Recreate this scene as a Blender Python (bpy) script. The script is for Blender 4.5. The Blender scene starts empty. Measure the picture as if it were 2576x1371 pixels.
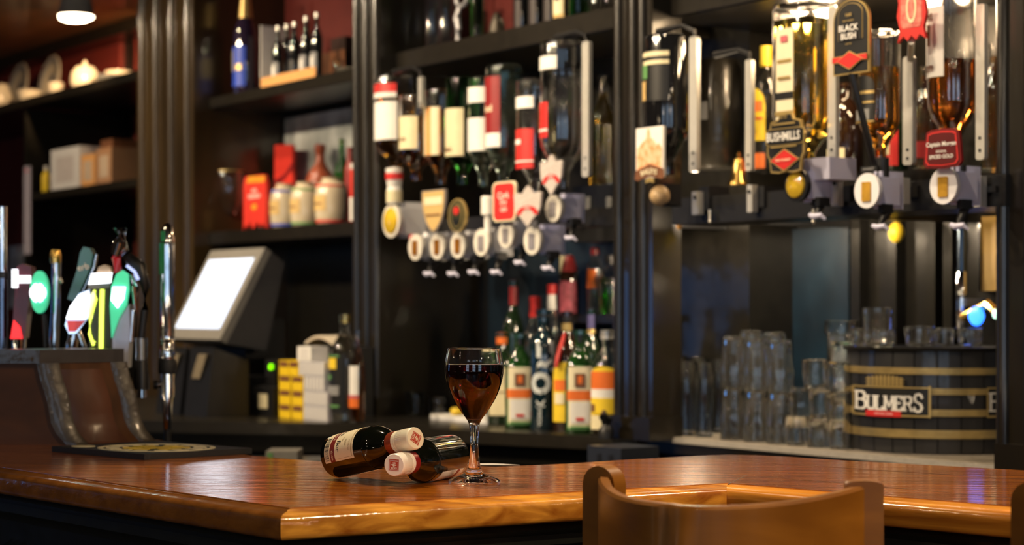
import bpy, bmesh, math, random
from math import sin, cos, pi, atan2, sqrt, radians
from mathutils import Vector, Matrix
random.seed(7)
S = bpy.context.scene
COL = S.collection
# ------------------------------------------------------------------ view geometry (photo 2576 x 1371)
F, CX, HY, EYE = 4600.0, 1288.0, 779.0, 1.3165
BAR, CT = 1.10, 1.0385
WX, WY = 0.811, 0.585                  # direction "into" the back bar; along it: U = (.585,-.811)
C0 = 4.389 * WY
WR = atan2(-WX, WY)

def at(px, py, Z):
    return Vector(((px - CX) / F * Z, Z, EYE - (py - HY) / F * Z))
def onz(px, py, z):
    return at(px, py, F * (EYE - z) / (py - HY))
def zw(px, v):
    return (C0 + v) / (WX * (px - CX) / F + WY)
def pw(px, py, v):
    return at(px, py, zw(px, v))
def tw(px, v):
    Z = zw(px, v); x = (px - CX) / F * Z
    return x * WY - (Z - 4.389) * WX
def tv(t, v, z):
    return Vector((t * WY + v * WX, 4.389 - t * WX + v * WY, z))
def vat(px, Z):
    return Z * (WX * (px - CX) / F + WY) - C0

# ------------------------------------------------------------------ materials
MATS = {}
def M(name, c=(.5, .5, .5), r=.5, m=0, t=0, ior=1.45, coat=0, em=0, emc=None, var=.12, vs=40, bump=0, bs=80, stretch=(1, 1, 1), spec=.5, c2=None, cr=.05):
    if name in MATS: return MATS[name]
    mt = bpy.data.materials.new(name); mt.use_nodes = True
    nt = mt.node_tree; N = nt.nodes; L = nt.links
    b = N['Principled BSDF']
    I = b.inputs
    I['Base Color'].default_value = (*c, 1); I['Roughness'].default_value = r; I['Metallic'].default_value = m
    I['Transmission Weight'].default_value = t; I['IOR'].default_value = ior
    I['Coat Weight'].default_value = coat; I['Coat Roughness'].default_value = cr
    I['Specular IOR Level'].default_value = spec
    if em:
        I['Emission Color'].default_value = (*(emc or c), 1); I['Emission Strength'].default_value = em
    if (var or bump or c2) and not (t and not bump):
        tc = N.new('ShaderNodeTexCoord'); mp = N.new('ShaderNodeMapping')
        mp.inputs['Scale'].default_value = stretch
        L.new(tc.outputs['Object'], mp.inputs['Vector'])
        if var or c2:
            nz = N.new('ShaderNodeTexNoise'); nz.inputs['Scale'].default_value = vs; nz.inputs['Detail'].default_value = 5
            L.new(mp.outputs[0], nz.inputs['Vector'])
            rp = N.new('ShaderNodeValToRGB')
            rp.color_ramp.elements[0].position = .3; rp.color_ramp.elements[1].position = .7
            d = c2 if c2 else tuple(x * (1 - var) for x in c)
            rp.color_ramp.elements[0].color = (*d, 1); rp.color_ramp.elements[1].color = (*c, 1)
            L.new(nz.outputs['Fac'], rp.inputs[0]); L.new(rp.outputs[0], I['Base Color'])
        if bump:
            n2 = N.new('ShaderNodeTexNoise'); n2.inputs['Scale'].default_value = bs; n2.inputs['Detail'].default_value = 4
            L.new(mp.outputs[0], n2.inputs['Vector'])
            bp = N.new('ShaderNodeBump'); bp.inputs['Strength'].default_value = bump; bp.inputs['Distance'].default_value = .004
            L.new(n2.outputs['Fac'], bp.inputs['Height']); L.new(bp.outputs[0], I['Normal'])
            if coat: L.new(bp.outputs[0], I['Coat Normal'])
    MATS[name] = mt
    return mt

def wood(name, dark, light, rot, r=.3, coat=1.0, grain=(3, 45, 45), bump=.25, cr=.12, knots=0):
    if name in MATS: return MATS[name]
    mt = bpy.data.materials.new(name); mt.use_nodes = True
    nt = mt.node_tree; N = nt.nodes; L = nt.links; b = N['Principled BSDF']; I = b.inputs
    tc = N.new('ShaderNodeTexCoord'); m0 = N.new('ShaderNodeMapping'); mp = N.new('ShaderNodeMapping')
    m0.inputs['Rotation'].default_value = (0, 0, rot); mp.inputs['Scale'].default_value = grain
    L.new(tc.outputs['Object'], m0.inputs[0]); L.new(m0.outputs[0], mp.inputs[0])
    nz = N.new('ShaderNodeTexNoise'); nz.inputs['Scale'].default_value = 1; nz.inputs['Detail'].default_value = 8; nz.inputs['Distortion'].default_value = .6
    L.new(mp.outputs[0], nz.inputs['Vector'])
    rp = N.new('ShaderNodeValToRGB'); e = rp.color_ramp.elements
    e[0].position = .32; e[1].position = .68; e[0].color = (*dark, 1); e[1].color = (*light, 1)
    L.new(nz.outputs['Fac'], rp.inputs[0])
    big = N.new('ShaderNodeTexNoise'); big.inputs['Scale'].default_value = 5; big.inputs['Detail'].default_value = 3
    L.new(m0.outputs[0], big.inputs['Vector'])
    mx = N.new('ShaderNodeMix'); mx.data_type = 'RGBA'; mx.blend_type = 'MULTIPLY'; mx.inputs[0].default_value = .55
    L.new(rp.outputs[0], mx.inputs[6]); L.new(big.outputs['Color'], mx.inputs[7])
    r2 = N.new('ShaderNodeValToRGB'); r2.color_ramp.elements[0].color = (.45, .45, .45, 1); r2.color_ramp.elements[1].color = (1, 1, 1, 1)
    r2.color_ramp.elements[0].position = .3; r2.color_ramp.elements[1].position = .6
    L.new(big.outputs['Fac'], r2.inputs[0]); L.new(r2.outputs[0], mx.inputs[7])
    L.new(mx.outputs[2], I['Base Color'])
    I['Roughness'].default_value = r; I['Coat Weight'].default_value = coat; I['Coat Roughness'].default_value = cr
    I['Specular IOR Level'].default_value = .14 if coat >= .8 else .2
    n2 = N.new('ShaderNodeTexNoise'); n2.inputs['Scale'].default_value = 1.0; n2.inputs['Detail'].default_value = 5
    m2 = N.new('ShaderNodeMapping'); m2.inputs['Scale'].default_value = (grain[0] * 4, grain[1] * 2, grain[2] * 2); L.new(m0.outputs[0], m2.inputs[0]); L.new(m2.outputs[0], n2.inputs['Vector'])
    bp = N.new('ShaderNodeBump'); bp.inputs['Strength'].default_value = bump; bp.inputs['Distance'].default_value = .0022
    L.new(n2.outputs['Fac'], bp.inputs['Height']); L.new(bp.outputs[0], I['Coat Normal']); L.new(bp.outputs[0], I['Normal'])
    MATS[name] = mt
    return mt

# ------------------------------------------------------------------ mesh builder
def sup(a, p):
    if not p: return 1.0
    return 1.0 / (abs(cos(a)) ** p + abs(sin(a)) ** p) ** (1.0 / p)

class MB:
    def __init__(s): s.v = []; s.f = []; s.m = []; s.mi = 0
    def q(s, *i): s.f.append(tuple(i)); s.m.append(s.mi)
    def pts(s, L): n = len(s.v); s.v += [Vector(p) for p in L]; return n
    def box(s, x0, x1, y0, y1, z0, z1):
        n = s.pts([(x0, y0, z0), (x1, y0, z0), (x1, y1, z0), (x0, y1, z0), (x0, y0, z1), (x1, y0, z1), (x1, y1, z1), (x0, y1, z1)])
        for a in ((0, 3, 2, 1), (4, 5, 6, 7), (0, 1, 5, 4), (1, 2, 6, 5), (2, 3, 7, 6), (3, 0, 4, 7)): s.q(*[n + i for i in a])
        return s
    def hexa(s, P):
        n = s.pts(P)
        for a in ((0, 3, 2, 1), (4, 5, 6, 7), (0, 1, 5, 4), (1, 2, 6, 5), (2, 3, 7, 6), (3, 0, 4, 7)): s.q(*[n + i for i in a])
        return s
    def lathe(s, prof, n=32, o=(0, 0, 0), ax='z', p=0):
        rings = []
        for r, h in prof:
            if abs(r) < 1e-7:
                P = [(0, 0, h)]
            else:
                P = []
                for k in range(n):
                    a = 2 * pi * (k + .5) / n; q = r * sup(a, p); P.append((q * cos(a), q * sin(a), h))
            if ax == 'y': P = [(x, -z, y) for x, y, z in P]
            if ax == 'x': P = [(z, x, y) for x, y, z in P]
            i = s.pts([(x + o[0], y + o[1], z + o[2]) for x, y, z in P]); rings.append((i, len(P)))
        for (i, a), (j, b) in zip(rings, rings[1:]):
            if a == 1 and b == 1: continue
            for k in range(n):
                k2 = (k + 1) % n
                if a == 1: s.q(i, j + k2, j + k)
                elif b == 1: s.q(i + k, i + k2, j)
                else: s.q(i + k, i + k2, j + k2, j + k)
        return s
    def tube(s, path, rad, n=10):
        path = [Vector(p) for p in path]; rings = []
        up = Vector((0, 0, 1))
        for i, p in enumerate(path):
            d = (path[min(i + 1, len(path) - 1)] - path[max(i - 1, 0)]).normalized()
            a = d.cross(up)
            if a.length < .05: a = d.cross(Vector((0, 1, 0)))
            a.normalize(); b = d.cross(a); r = rad[i] if isinstance(rad, (list, tuple)) else rad
            rings.append(s.pts([p + a * r * cos(2 * pi * k / n) + b * r * sin(2 * pi * k / n) for k in range(n)]))
        for i, j in zip(rings, rings[1:]):
            for k in range(n): s.q(i + k, i + (k + 1) % n, j + (k + 1) % n, j + k)
        s.q(*[rings[0] + k for k in range(n)][::-1]); s.q(*[rings[-1] + k for k in range(n)])
        return s
    def plate(s, poly, y0, y1):            # polygon in local x,z ; front face at y0
        n = len(poly); i = s.pts([(x, y0, z) for x, z in poly]); j = s.pts([(x, y1, z) for x, z in poly])
        s.q(*[i + k for k in range(n)]); s.q(*[j + k for k in range(n)][::-1])
        for k in range(n): s.q(i + (k + 1) % n, i + k, j + k, j + (k + 1) % n)
        return s
    def slab(s, poly, z0, z1):             # polygon in x,y
        n = len(poly); i = s.pts([(p[0], p[1], z0) for p in poly]); j = s.pts([(p[0], p[1], z1) for p in poly])
        s.q(*[i + k for k in range(n)][::-1]); s.q(*[j + k for k in range(n)])
        for k in range(n): s.q(i + k, i + (k + 1) % n, j + (k + 1) % n, j + k)
        return s
    def sector(s, r, z0, z1, a0, a1, th=.0006, n=14, p=0, top=None, sq=0):     # curved label; angle 0 faces -y
        rings = []
        for k in range(n + 1):
            u = k / n; a = a0 + (a1 - a0) * u; zt = z1
            if top: zt = z1 - (z1 - z0) * top * (1 - sqrt(max(0, 1 - (2 * u - 1) ** 2)))
            P = []
            for q, z in ((r, z0), (r + th, z0), (r + th, zt), (r, zt)):
                q2 = q * sup(a - pi / 2, p); P.append((q2 * sin(a), -q2 * cos(a), z))
            rings.append(s.pts(P))
        for i, j in zip(rings, rings[1:]):
            for k in range(4): s.q(i + k, j + k, j + (k + 1) % 4, i + (k + 1) % 4)
        s.q(*[rings[0] + k for k in range(4)][::-1]); s.q(*[rings[-1] + k for k in range(4)])
        return s
    def text(s, body, h, fn, bold=0.0, wscale=1.0, maxw=None):
        V, Fc, w = textmesh(body, bold)
        k = h
        if maxw and w * k * wscale > maxw: wscale = maxw / (w * k)
        n = s.pts([fn(x * k * wscale, y * k) for x, y in V])
        for f in Fc: s.q(*[n + i for i in f])
        return s
    def map(s, fn): s.v = [Vector(fn(p)) for p in s.v]; return s
    def build(s, name, mats, parent=None, loc=None, rz=0, smooth=35, fix=True):
        me = bpy.data.meshes.new(name)
        me.from_pydata([tuple(p) for p in s.v], [], s.f)
        if not isinstance(mats, (list, tuple)): mats = [mats]
        for m in mats: me.materials.append(m)
        for p, i in zip(me.polygons, s.m): p.material_index = i
        if fix:
            bm = bmesh.new(); bm.from_mesh(me); bmesh.ops.recalc_face_normals(bm, faces=bm.faces); bm.to_mesh(me); bm.free()
        if smooth:
            me.polygons.foreach_set('use_smooth', [True] * len(me.polygons)); me.set_sharp_from_angle(angle=radians(smooth))
        me.update()
        o = bpy.data.objects.new(name, me); COL.objects.link(o)
        if parent: o.parent = parent
        if loc is not None: o.location = loc
        o.rotation_euler = (0, 0, rz)
        return o

TXT = {}
def textmesh(body, bold=0.0):
    k = (body, bold)
    if k in TXT: return TXT[k]
    cu = bpy.data.curves.new('lettering', 'FONT'); cu.body = body; cu.align_x = 'CENTER'; cu.align_y = 'CENTER'; cu.offset = bold; cu.resolution_u = 3
    o = bpy.data.objects.new('lettering', cu); COL.objects.link(o)
    dg = bpy.context.evaluated_depsgraph_get(); dg.update()
    me = bpy.data.meshes.new_from_object(o.evaluated_get(dg))
    V = [(v.co.x, v.co.y) for v in me.vertices]; Fc = [tuple(p.vertices) for p in me.polygons]
    bpy.data.objects.remove(o); bpy.data.curves.remove(cu); bpy.data.meshes.remove(me)
    ys = [y for x, y in V]; xs = [x for x, y in V]
    if not V: TXT[k] = ([], [], 1); return TXT[k]
    hh = max(ys) - min(ys); cy = (max(ys) + min(ys)) / 2; cx = (max(xs) + min(xs)) / 2
    V = [((x - cx) / hh, (y - cy) / hh) for x, y in V]
    TXT[k] = (V, Fc, (max(xs) - min(xs)) / hh)
    return TXT[k]

def tag(o, label, cat, group=None, kind=None):
    o['label'] = label; o['category'] = cat
    if group: o['group'] = group
    if kind: o['kind'] = kind
    return o
def thing(name, label, cat, loc, rz=WR, group=None):
    o = bpy.data.objects.new(name, None); COL.objects.link(o); o.empty_display_size = .05
    o.location = loc; o.rotation_euler = (0, 0, rz)
    return tag(o, label, cat, group)
def struct(name, mb, m, label=None, **k):
    o = mb.build(name, m, **k); o['kind'] = 'structure'
    if label: o['label'] = label
    return o
def dup(root, loc, label, rz=None):
    c = root.copy(); COL.objects.link(c); c.location = loc; c['label'] = label
    if rz is not None: c.rotation_euler = (0, 0, rz)
    for ch in list(root.children):
        d = ch.copy(); COL.objects.link(d); d.parent = c
        for g in ch.children:
            e = g.copy(); COL.objects.link(e); e.parent = d
    return c

# ------------------------------------------------------------------ palette
black = M('black_paint', (.010, .009, .007), .30, coat=.2, spec=.3, bump=.12, bs=30, var=.3)
blackplain = M('black_plastic', (.012, .012, .013), .35)
rubber = M('black_rubber', (.010, .011, .014), .6, bump=.2, bs=300)
pilm = M('dark_varnished_wood', (.012, .009, .005), .28, coat=.7, bump=.35, bs=14, stretch=(1, 1, .25), var=.4, vs=6, cr=.12)
shelfm = M('shelf_dark_wood', (.012, .0095, .006), .34, coat=.25, bump=.2, bs=25, var=.3, cr=.15)
pane = M('blue_lit_back_panel', (.005, .018, .034), .42, bump=.35, bs=9, c2=(.002, .006, .012), vs=7, coat=.25, cr=.3)  # blue light on the panels put into their base colour
redwall = M('red_wall_paint', (.15, .018, .013), .6, var=.2, vs=8)
chrome = M('chrome', (.75, .75, .76), .07, m=1, var=0)
steel = M('brushed_steel', (.74, .72, .66), .30, m=.55, var=.1)
brass = M('brass', (.72, .47, .14), .18, m=1, var=.1)
clearw = M('fine_clear_glass', (1, 1, 1), .03, t=1, ior=1.48, var=0)
clear = M('clear_glass', (1, 1, 1), .06, t=1, ior=1.48, var=0)
clearG = M('greenish_clear_glass', (.86, .97, .90), .06, t=1, ior=1.48, var=0)
greenG = M('green_bottle_glass', (.05, .28, .05), 0.07, t=1, ior=1.45, var=0)
darkG = M('dark_green_bottle_glass', (.008, .020, .008), .03, coat=1, var=.1, cr=.07)
brownG = M('dark_brown_bottle_glass', (.020, .008, .004), .05, coat=1, var=.1, cr=.07)
blackG = M('black_bottle_glass', (.006, .006, .007), .05, coat=1, var=.1, cr=.07)
water = M('clear_spirit', (.98, .99, 1), 0, t=1, ior=1.35, var=0)
amber = M('amber_spirit', (.90, .42, .05), 0, t=1, ior=1.36, var=0)
gold = M('golden_spirit', (.98, .70, .12), 0, t=1, ior=1.36, var=0)
rum = M('dark_rum', (.62, .20, .03), 0, t=1, ior=1.36, var=0)
wine = M('red_wine', (.034, .0012, .0018), 0, t=1, ior=1.34, var=0)
greenL = M('green_liqueur', (.10, .55, .06), 0, t=1, ior=1.36, var=0)
rose = M('orange_liqueur', (.85, .25, .06), 0, t=1, ior=1.36, var=0)
white = M('white_label', (.80, .78, .74), .5, var=.06)
cream = M('cream_label', (.74, .66, .42), .5, var=.1)
creamL = M('pale_cream_paper', (.80, .72, .50), .45, var=.06)
yellow = M('yellow_label', (.82, .58, .03), .45, var=.1)
orange = M('orange_print', (.80, .17, .025), .45, var=.1)
red = M('red_print', (.62, .028, .025), .4, var=.1)
dkred = M('dark_red_print', (.24, .014, .016), .35, var=.1)
blackL = M('black_label', (.012, .012, .012), .4, var=.1)
goldp = M('gold_print', (.60, .43, .16), .35, m=.6, var=.15)
greenp = M('green_print', (.12, .30, .10), .5, var=.1)
bluep = M('blue_print', (.03, .08, .55), .4, var=.1)
plastic = M('white_plastic', (.72, .72, .74), .35, var=.03)
greyp = M('grey_plastic', (.25, .25, .25), .4, var=.05)
tan = M('tan_card', (.62, .42, .16), .6, var=.08)
brownp = M('brown_print', (.18, .07, .03), .5, var=.2)
ceram = M('cream_stoneware', (.62, .53, .38), .25, coat=.5, var=.1)
redcer = M('brown_stoneware', (.32, .07, .03), .35, coat=.3, var=.15)
china = M('white_china', (.34, .31, .25), .25, coat=.3, var=.08)
chinab = M('blue_china_pattern', (.15, .155, .17), .3, coat=.3, var=.3, vs=90)
paper = M('white_paper', (.62, .60, .58), .7, var=.05)
pink = M('pink_paper', (.55, .12, .14), .7, var=.1)
kraft = M('orange_kraft_card', (.72, .36, .12), .6, var=.08)
exec_done = 0

# ------------------------------------------------------------------ room shell
def wallbox(name, t0, t1, v0, v1, z0, z1, m, label=None):
    o = MB().box(t0, t1, v0, v1, z0, z1).build(name, m, loc=(0, 4.389, 0), rz=WR); o['kind'] = 'structure'
    if label: o['label'] = label
    return o
BV = .42
B2 = .27          # the shelf bays are shallower than the end bay
pilbrown = M('brown_varnished_pilaster', (.050, .030, .010), .30, coat=.6, bump=.35, bs=14, stretch=(1, 1, .2), c2=(.018, .011, .005), vs=9, cr=.12)
floorm = M('floor_boards', (.05, .028, .015), .4, var=.4, vs=5, stretch=(1, 12, 1), bump=.1)
dim = M('dim_room_plaster', (.060, .038, .028), .7, var=.2, vs=4)
struct('floor', MB().box(-8, 7, -6, 10, -.05, 0), floorm)
ceilm = wood('ceiling_varnished_boards', (.30, .12, .045), (.46, .19, .07), .0, r=.35, coat=.5, grain=(1, 14, 14), bump=.08)
struct('ceiling', MB().box(-8, 7, -6, 10, 2.75, 2.80), dim)
wallbox('wall_back', -6.5, 4.5, BV, BV + .1, 0, 2.75, black)
wallbox('wall_back_bays', tw(487, -.06), tw(1600, -.06), B2, BV, CT + .002, 2.75, black)
def roomwall(name, P, Q, holes, z1=2.75, th=.1, m=None):
    # a wall from P to Q with window openings (u0,u1,z0,z1) ; built as one mesh of boxes
    P = Vector(P); Q = Vector(Q); L = (Q - P).length; a = atan2(Q.y - P.y, Q.x - P.x); b = MB(); u = 0
    for (a0, a1, z0, zz) in sorted(holes):
        b.box(u, a0, 0, th, 0, z1); b.box(a0, a1, 0, th, 0, z0); b.box(a0, a1, 0, th, zz, z1); u = a1
    b.box(u, L, 0, th, 0, z1)
    o = b.build(name, m or dim, loc=(P.x, P.y, 0), rz=a); o['kind'] = 'structure'
    return P, a
sky = M('daylight_window', (.25, .45, 1), .5, em=2.2, emc=(.16, .42, 1.0), var=0)
skyw = M('bright_daylight_window', (.6, .75, 1), .5, em=2.6, emc=(.50, .72, 1.0), var=0)
framem = M('window_frame_paint', (.03, .03, .03), .4)
WN = [0]
def window(P, a, hole, glow):
    WN[0] += 1
    u0, u1, z0, z1 = hole
    fr = MB()
    for x in (u0, (u0 + u1) / 2 - .02, u1 - .04): fr.box(x, x + .04, .0, .06, z0, z1)
    for z in (z0, (z0 + z1) / 2 - .02, z1 - .04): fr.box(u0, u1, .01, .05, z, z + .04)
    o = fr.build('window_%d' % WN[0], framem, loc=(P[0], P[1], 0), rz=a); o['kind'] = 'structure'
    g = MB().box(u0, u1, .055, .065, z0, z1).build('pane', glow, parent=o)
# left wall (far end of the room) and the wall behind the photographer
h1 = [(4.1, 5.0, .85, 1.75)]
P, a = roomwall('wall_left', (-6.2, 1.0), (-6.2, 9.6), h1); 
for h in h1: window(P, a, h, sky)
h2 = [(1.0, 2.6, .7, 2.2), (3.9, 5.3, .7, 2.2), (7.0, 8.6, .7, 2.2)]
P, a = roomwall('wall_front', (4.6, -4.2), (-6.2, -4.2), [(x, y, z, w) for x, y, z, w in h2]);
for h in h2: window(P, a, h, skyw)
roomwall('wall_right', (4.6, 1.0), (4.6, -4.2), [])

# pilasters of the back bar
def pil(n, p0, p1, v0=-.06, v1=BV, z0=CT, z1=2.72, beads=(.12, .5, .88), label=None, m=None):
    t0, t1 = tw(p0, v0), tw(p1, v0); w = t1 - t0
    b = MB().box(t0, t1, v0, v1, z0, z1)
    for u in beads:
        c = t0 + w * u; rr = min(.012, w * .10)
        b.lathe([(0, z0), (rr, z0), (rr, z1), (0, z1)], 12, o=(c, v0, 0))
    b.box(t0 - .004, t1 + .004, v0 - .012, v1, z0, z0 + .05)
    o = b.build('trim_%d' % n, m or pilm, loc=(0, 4.389, 0), rz=WR); o['kind'] = 'structure'; o['label'] = label
pil(1, 345, 487, m=pilbrown, beads=(.1, .35, .62, .9), label='broad brown varnished pilaster between the dish shelves and the bottle shelves')
pil(2, 890, 955, label='narrow black pilaster left of the first row of upturned bottles')
pil(3, 1548, 1642, v1=.02, beads=(.1, .5, .75), label='black pilaster between the two rows of upturned bottles')
pil(4, 2517, 2760, v1=.02, beads=(.03, .32), label='dark rough pilaster beside the cask at the end of the back bar')
# upper red back wall and framed back panels
wallbox('wall_back_upper', tw(345, BV), tw(470, BV), BV - .012, BV, 1.3, 2.7, redwall)
wallbox('wall_back_red', tw(690, B2 - .01), tw(955, B2 - .01), B2 - .01, B2, 2.0, 2.7, redwall)
wallbox('wall_back_scarlet', tw(1215, B2 - .01), tw(1290, B2 - .01), B2 - .01, B2, 2.01, 2.7, redwall)
wallbox('wall_back_crimson', tw(-300, BV - .02), tw(300, BV - .02), BV - .02, BV, 1.2, 2.7, redwall)
k = 5
for p0, p1, vv in ((1228, 1405, B2), (1420, 1600, B2), (1700, 1832, BV), (1958, 2134, BV)):
    wallbox('trim_%d' % k, tw(p0, vv - .015), tw(p1, vv - .015), vv - .015, vv, 1.06, 1.50, pane); k += 1
for p0 in (1835, 1900, 2140, 2232, 2330, 2372):
    b = wallbox('trim_%d' % k, tw(p0, BV - .03), tw(p0 + 22, BV - .03), BV - .03, BV, 1.06, 1.52, black); k += 1

# back counter, following the front line seen in the photo
bc = [onz(150, 1057, CT), onz(400, 1058, CT), onz(900, 1066, CT), onz(1200, 1084, CT), onz(1540, 1099, CT), tv(tw(1600, 0), 0, CT), tv(tw(2650, 0), 0, CT), tv(tw(3400, 0), 0, CT)]
back = [tv(tw(3400, 0) , BV, CT), tv(-5.2, BV, CT)]
poly = [(p.x, p.y) for p in bc + back]
bct = thing('back_counter', 'dark back counter carrying the till, bottles and glasses', 'counter', (0, 0, 0), 0)
MB().slab(poly, CT - .03, CT).build('top', shelfm, bct)
def inset(p, d=.06): return (p[0] + WX * d, p[1] + WY * d)
poly2 = [inset(q, .05) for q in poly[:8]] + [poly[8], poly[9]]
MB().slab(poly2, CT - .075, CT - .03).build('apron', black, bct)
poly3 = [inset(q, .30) for q in poly[:8]] + [poly[8], poly[9]]
MB().slab(poly3, 0, CT - .075).build('base_cabinet', black, bct)

def shelf(label, p0, p1, z, th, v0=0, v1=B2 - .004, m=shelfm, bracket=0):
    t0, t1 = tw(p0, v0), tw(p1, v0)
    b = MB().box(t0, t1, v0, v1, z - th, z)
    o = thing('shelf', label, 'shelf', tv(0, 0, 0))
    b.build('board', m, o)
    b = MB().box(t0, t1, v0 - .008, v0, z - th * .95, z - .004); b.build('front_edge', m, o)
    if bracket: MB().box(t0, t0 + .02, v0 + .01, v0 + .12, z - th - .05, z - th).build('bracket', m, o)
    return o
shelf('dark shelf under the bottles, box of miniatures and red wall', 520, 905, 1.975, .035, bracket=1)
shelf('dark shelf carrying the cream jars and red pack above the till', 520, 908, 1.5572, .04)
shelf('deep top shelf above the long row of upturned bottles', 1000, 1560, 1.992, .052)
shelf('top shelf running above the largest upturned bottles', 1660, 2530, 1.992, .052, v1=BV - .02)
shelf('dark shelf of plates and white china under the wooden ceiling', -320, 350, 2.12, .035, v1=BV - .02)
shelf('lower shelf with white and kraft boxes beyond the pilaster', 66, 350, 1.757, .03, v1=BV - .02)
# upright dividers of the far left bay
b = MB().box(tw(60, 0), tw(66, 0) - .003, 0, BV - .02, CT, 2.08)
tag(b.build('shelf_upright', black, loc=(0, 4.389, 0), rz=WR), 'black upright board closing the left side of the box shelf', 'shelf')
b = MB().box(tw(-320, .3), tw(345, .3), .30, BV, 2.37, 2.42)
cv = b.build('trim_30', black, loc=(0, 4.389, 0), rz=WR); cv['kind'] = 'structure'
# low wooden soffit over the far left bay
t0 = tw(-400, 0); t1 = tw(430, 0)
b = MB().box(t0, t1, -1.3, BV, 2.42, 2.46)
o = b.build('ceiling_soffit', ceilm, loc=(0, 4.389, 0), rz=WR); o['kind'] = 'structure'
# ------------------------------------------------------------------ the bar counter
ZS = BAR - .007
fr = [onz(x, y, ZS) for x, y in ((-420, 1134.5), (706, 1303), (1828, 1236), (2576, 1300), (3400, 1370))]
fr = [Vector((p.x, p.y)) for p in fr]
fr[3] = fr[2] + (fr[3] - fr[2])
def offs(P, d):
    out = []
    for i, p in enumerate(P):
        a = (P[i] - P[i - 1]).normalized() if i else (P[1] - P[0]).normalized()
        b = (P[i + 1] - P[i]).normalized() if i < len(P) - 1 else a
        na = Vector((-a.y, a.x)); nb = Vector((-b.y, b.x)); m = (na + nb); m /= m.dot(na) if abs(m.dot(na)) > 1e-6 else 1
        out.append(p + m * d)
    return out
bk = [onz(x, y, BAR) for x, y in ((3400, 1235), (2576, 1183), (2100, 1157), (1980, 1149), (1900, 1145), (1840, 1144), (1780, 1145.5), (1690, 1150), (1600, 1155), (1420, 1167), (1250, 1174), (815, 1162), (637, 1147), (380, 1104), (-420, 1085))]
bk = [Vector((p.x, p.y)) for p in bk]
topm = wood('bar_top_varnished_wood', (.28, .070, .004), (.56, .168, .011), .1, r=.28, coat=1, grain=(2.2, 42, 42), bump=.27, cr=.07)
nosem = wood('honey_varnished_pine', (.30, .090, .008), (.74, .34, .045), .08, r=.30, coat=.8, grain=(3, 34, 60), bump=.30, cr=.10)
nosel = wood('shaded_varnished_pine', (.15, .050, .008), (.27, .10, .018), -.72, r=.30, coat=1, grain=(3, 30, 60), bump=.40, cr=.10)  # same pine, its colour darkened for the shade on this side
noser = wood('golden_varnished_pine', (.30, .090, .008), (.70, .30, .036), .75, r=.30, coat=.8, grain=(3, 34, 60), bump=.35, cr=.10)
bar = thing('bar_counter', 'long varnished wooden bar counter with rounded honey edge and dark panelled front', 'bar', (0, 0, 0), 0)
def sweep(i, prof, name, m, parent):
    b = MB(); rr = []
    for e in (i, i + 1):
        L = []
        for d, z in prof:
            q = offs(fr, d)[e]; L.append((q.x, q.y, BAR + z))
        rr.append(b.pts(L))
    n = len(prof)
    # subdivide for the worn edge
    for k in range(n): b.q(rr[0] + k, rr[1] + k, rr[1] + (k + 1) % n, rr[0] + (k + 1) % n)
    b.q(*[rr[0] + k for k in range(n)]); b.q(*[rr[1] + k for k in range(n)][::-1])
    return b.build(name, m, parent, smooth=50)
nose = [(.030, -.0005), (.0275, -.0005), (.0265, -.0022), (.0240, -.0024), (.0228, -.0008), (.0205, -.0012), (.0190, -.0026), (.010, -.0034), (.005, -.0045), (.0018, -.0066), (.0003, -.0095), (0, -.013), (0, -.026), (.0012, -.0295), (.0045, -.032), (.030, -.033)]
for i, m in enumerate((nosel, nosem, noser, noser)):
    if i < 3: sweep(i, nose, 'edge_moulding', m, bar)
tp = MB(); inner = offs(fr, .0285)
tp.slab([(p.x, p.y) for p in inner] + [(p.x, p.y) for p in bk], BAR - .033, BAR); tp.build('top', topm, bar, smooth=30)
seam = M('dark_joint', (.03, .012, .004), .5)
def strip(x0, y0, x1, y1, w=.0022):
    A, B = onz(x0, y0, BAR), onz(x1, y1, BAR); d = (B - A).normalized(); n = Vector((-d.y, d.x, 0)) * w / 2
    b = MB(); b.hexa([A + n - Vector((0, 0, .002)), A - n - Vector((0, 0, .002)), B - n - Vector((0, 0, .002)), B + n - Vector((0, 0, .002)), A + n + Vector((0, 0, .00015)), A - n + Vector((0, 0, .00015)), B - n + Vector((0, 0, .00015)), B + n + Vector((0, 0, .00015))])
    b.build('plank_joint', seam, bar)
strip(1700, 1183, 2100, 1214); strip(1805, 1157, 2576, 1206); strip(1833, 1217, 1878, 1196, .0016); strip(2100, 1214, 2600, 1258); strip(660, 1225, 810, 1237, .0012)
panelm = M('bottle_black_panelling', (.010, .012, .010), .3, coat=.6, bump=.15, bs=20, var=.3)
pf = [(.034, -.033), (.026, -.036), (.022, -.042), (.030, -.047), (.034, -.050), (.034, -.062), (.042, -.066), (.044, -.072), (.050, -.078), (.050, -.50), (.050, -1.08), (.20, -1.08), (.20, -.033)]
for i in range(3): sweep(i, pf, 'front_panel', panelm, bar)
# moulded uprights on the left front panel
P0 = offs(fr, .046)
d = (P0[1] - P0[0]).normalized(); nrm = Vector((-d.y, d.x))
for u in (.10, .62):
    b = MB()
    for k in range(3):
        c = P0[1] - d * (1.35 - u - k * .018)
        b.lathe([(0, .2), (.007, .2), (.007, BAR - .12), (0, BAR - .12)], 10, o=(c.x, c.y, 0))
    b.build('reeding', panelm, bar)

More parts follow.
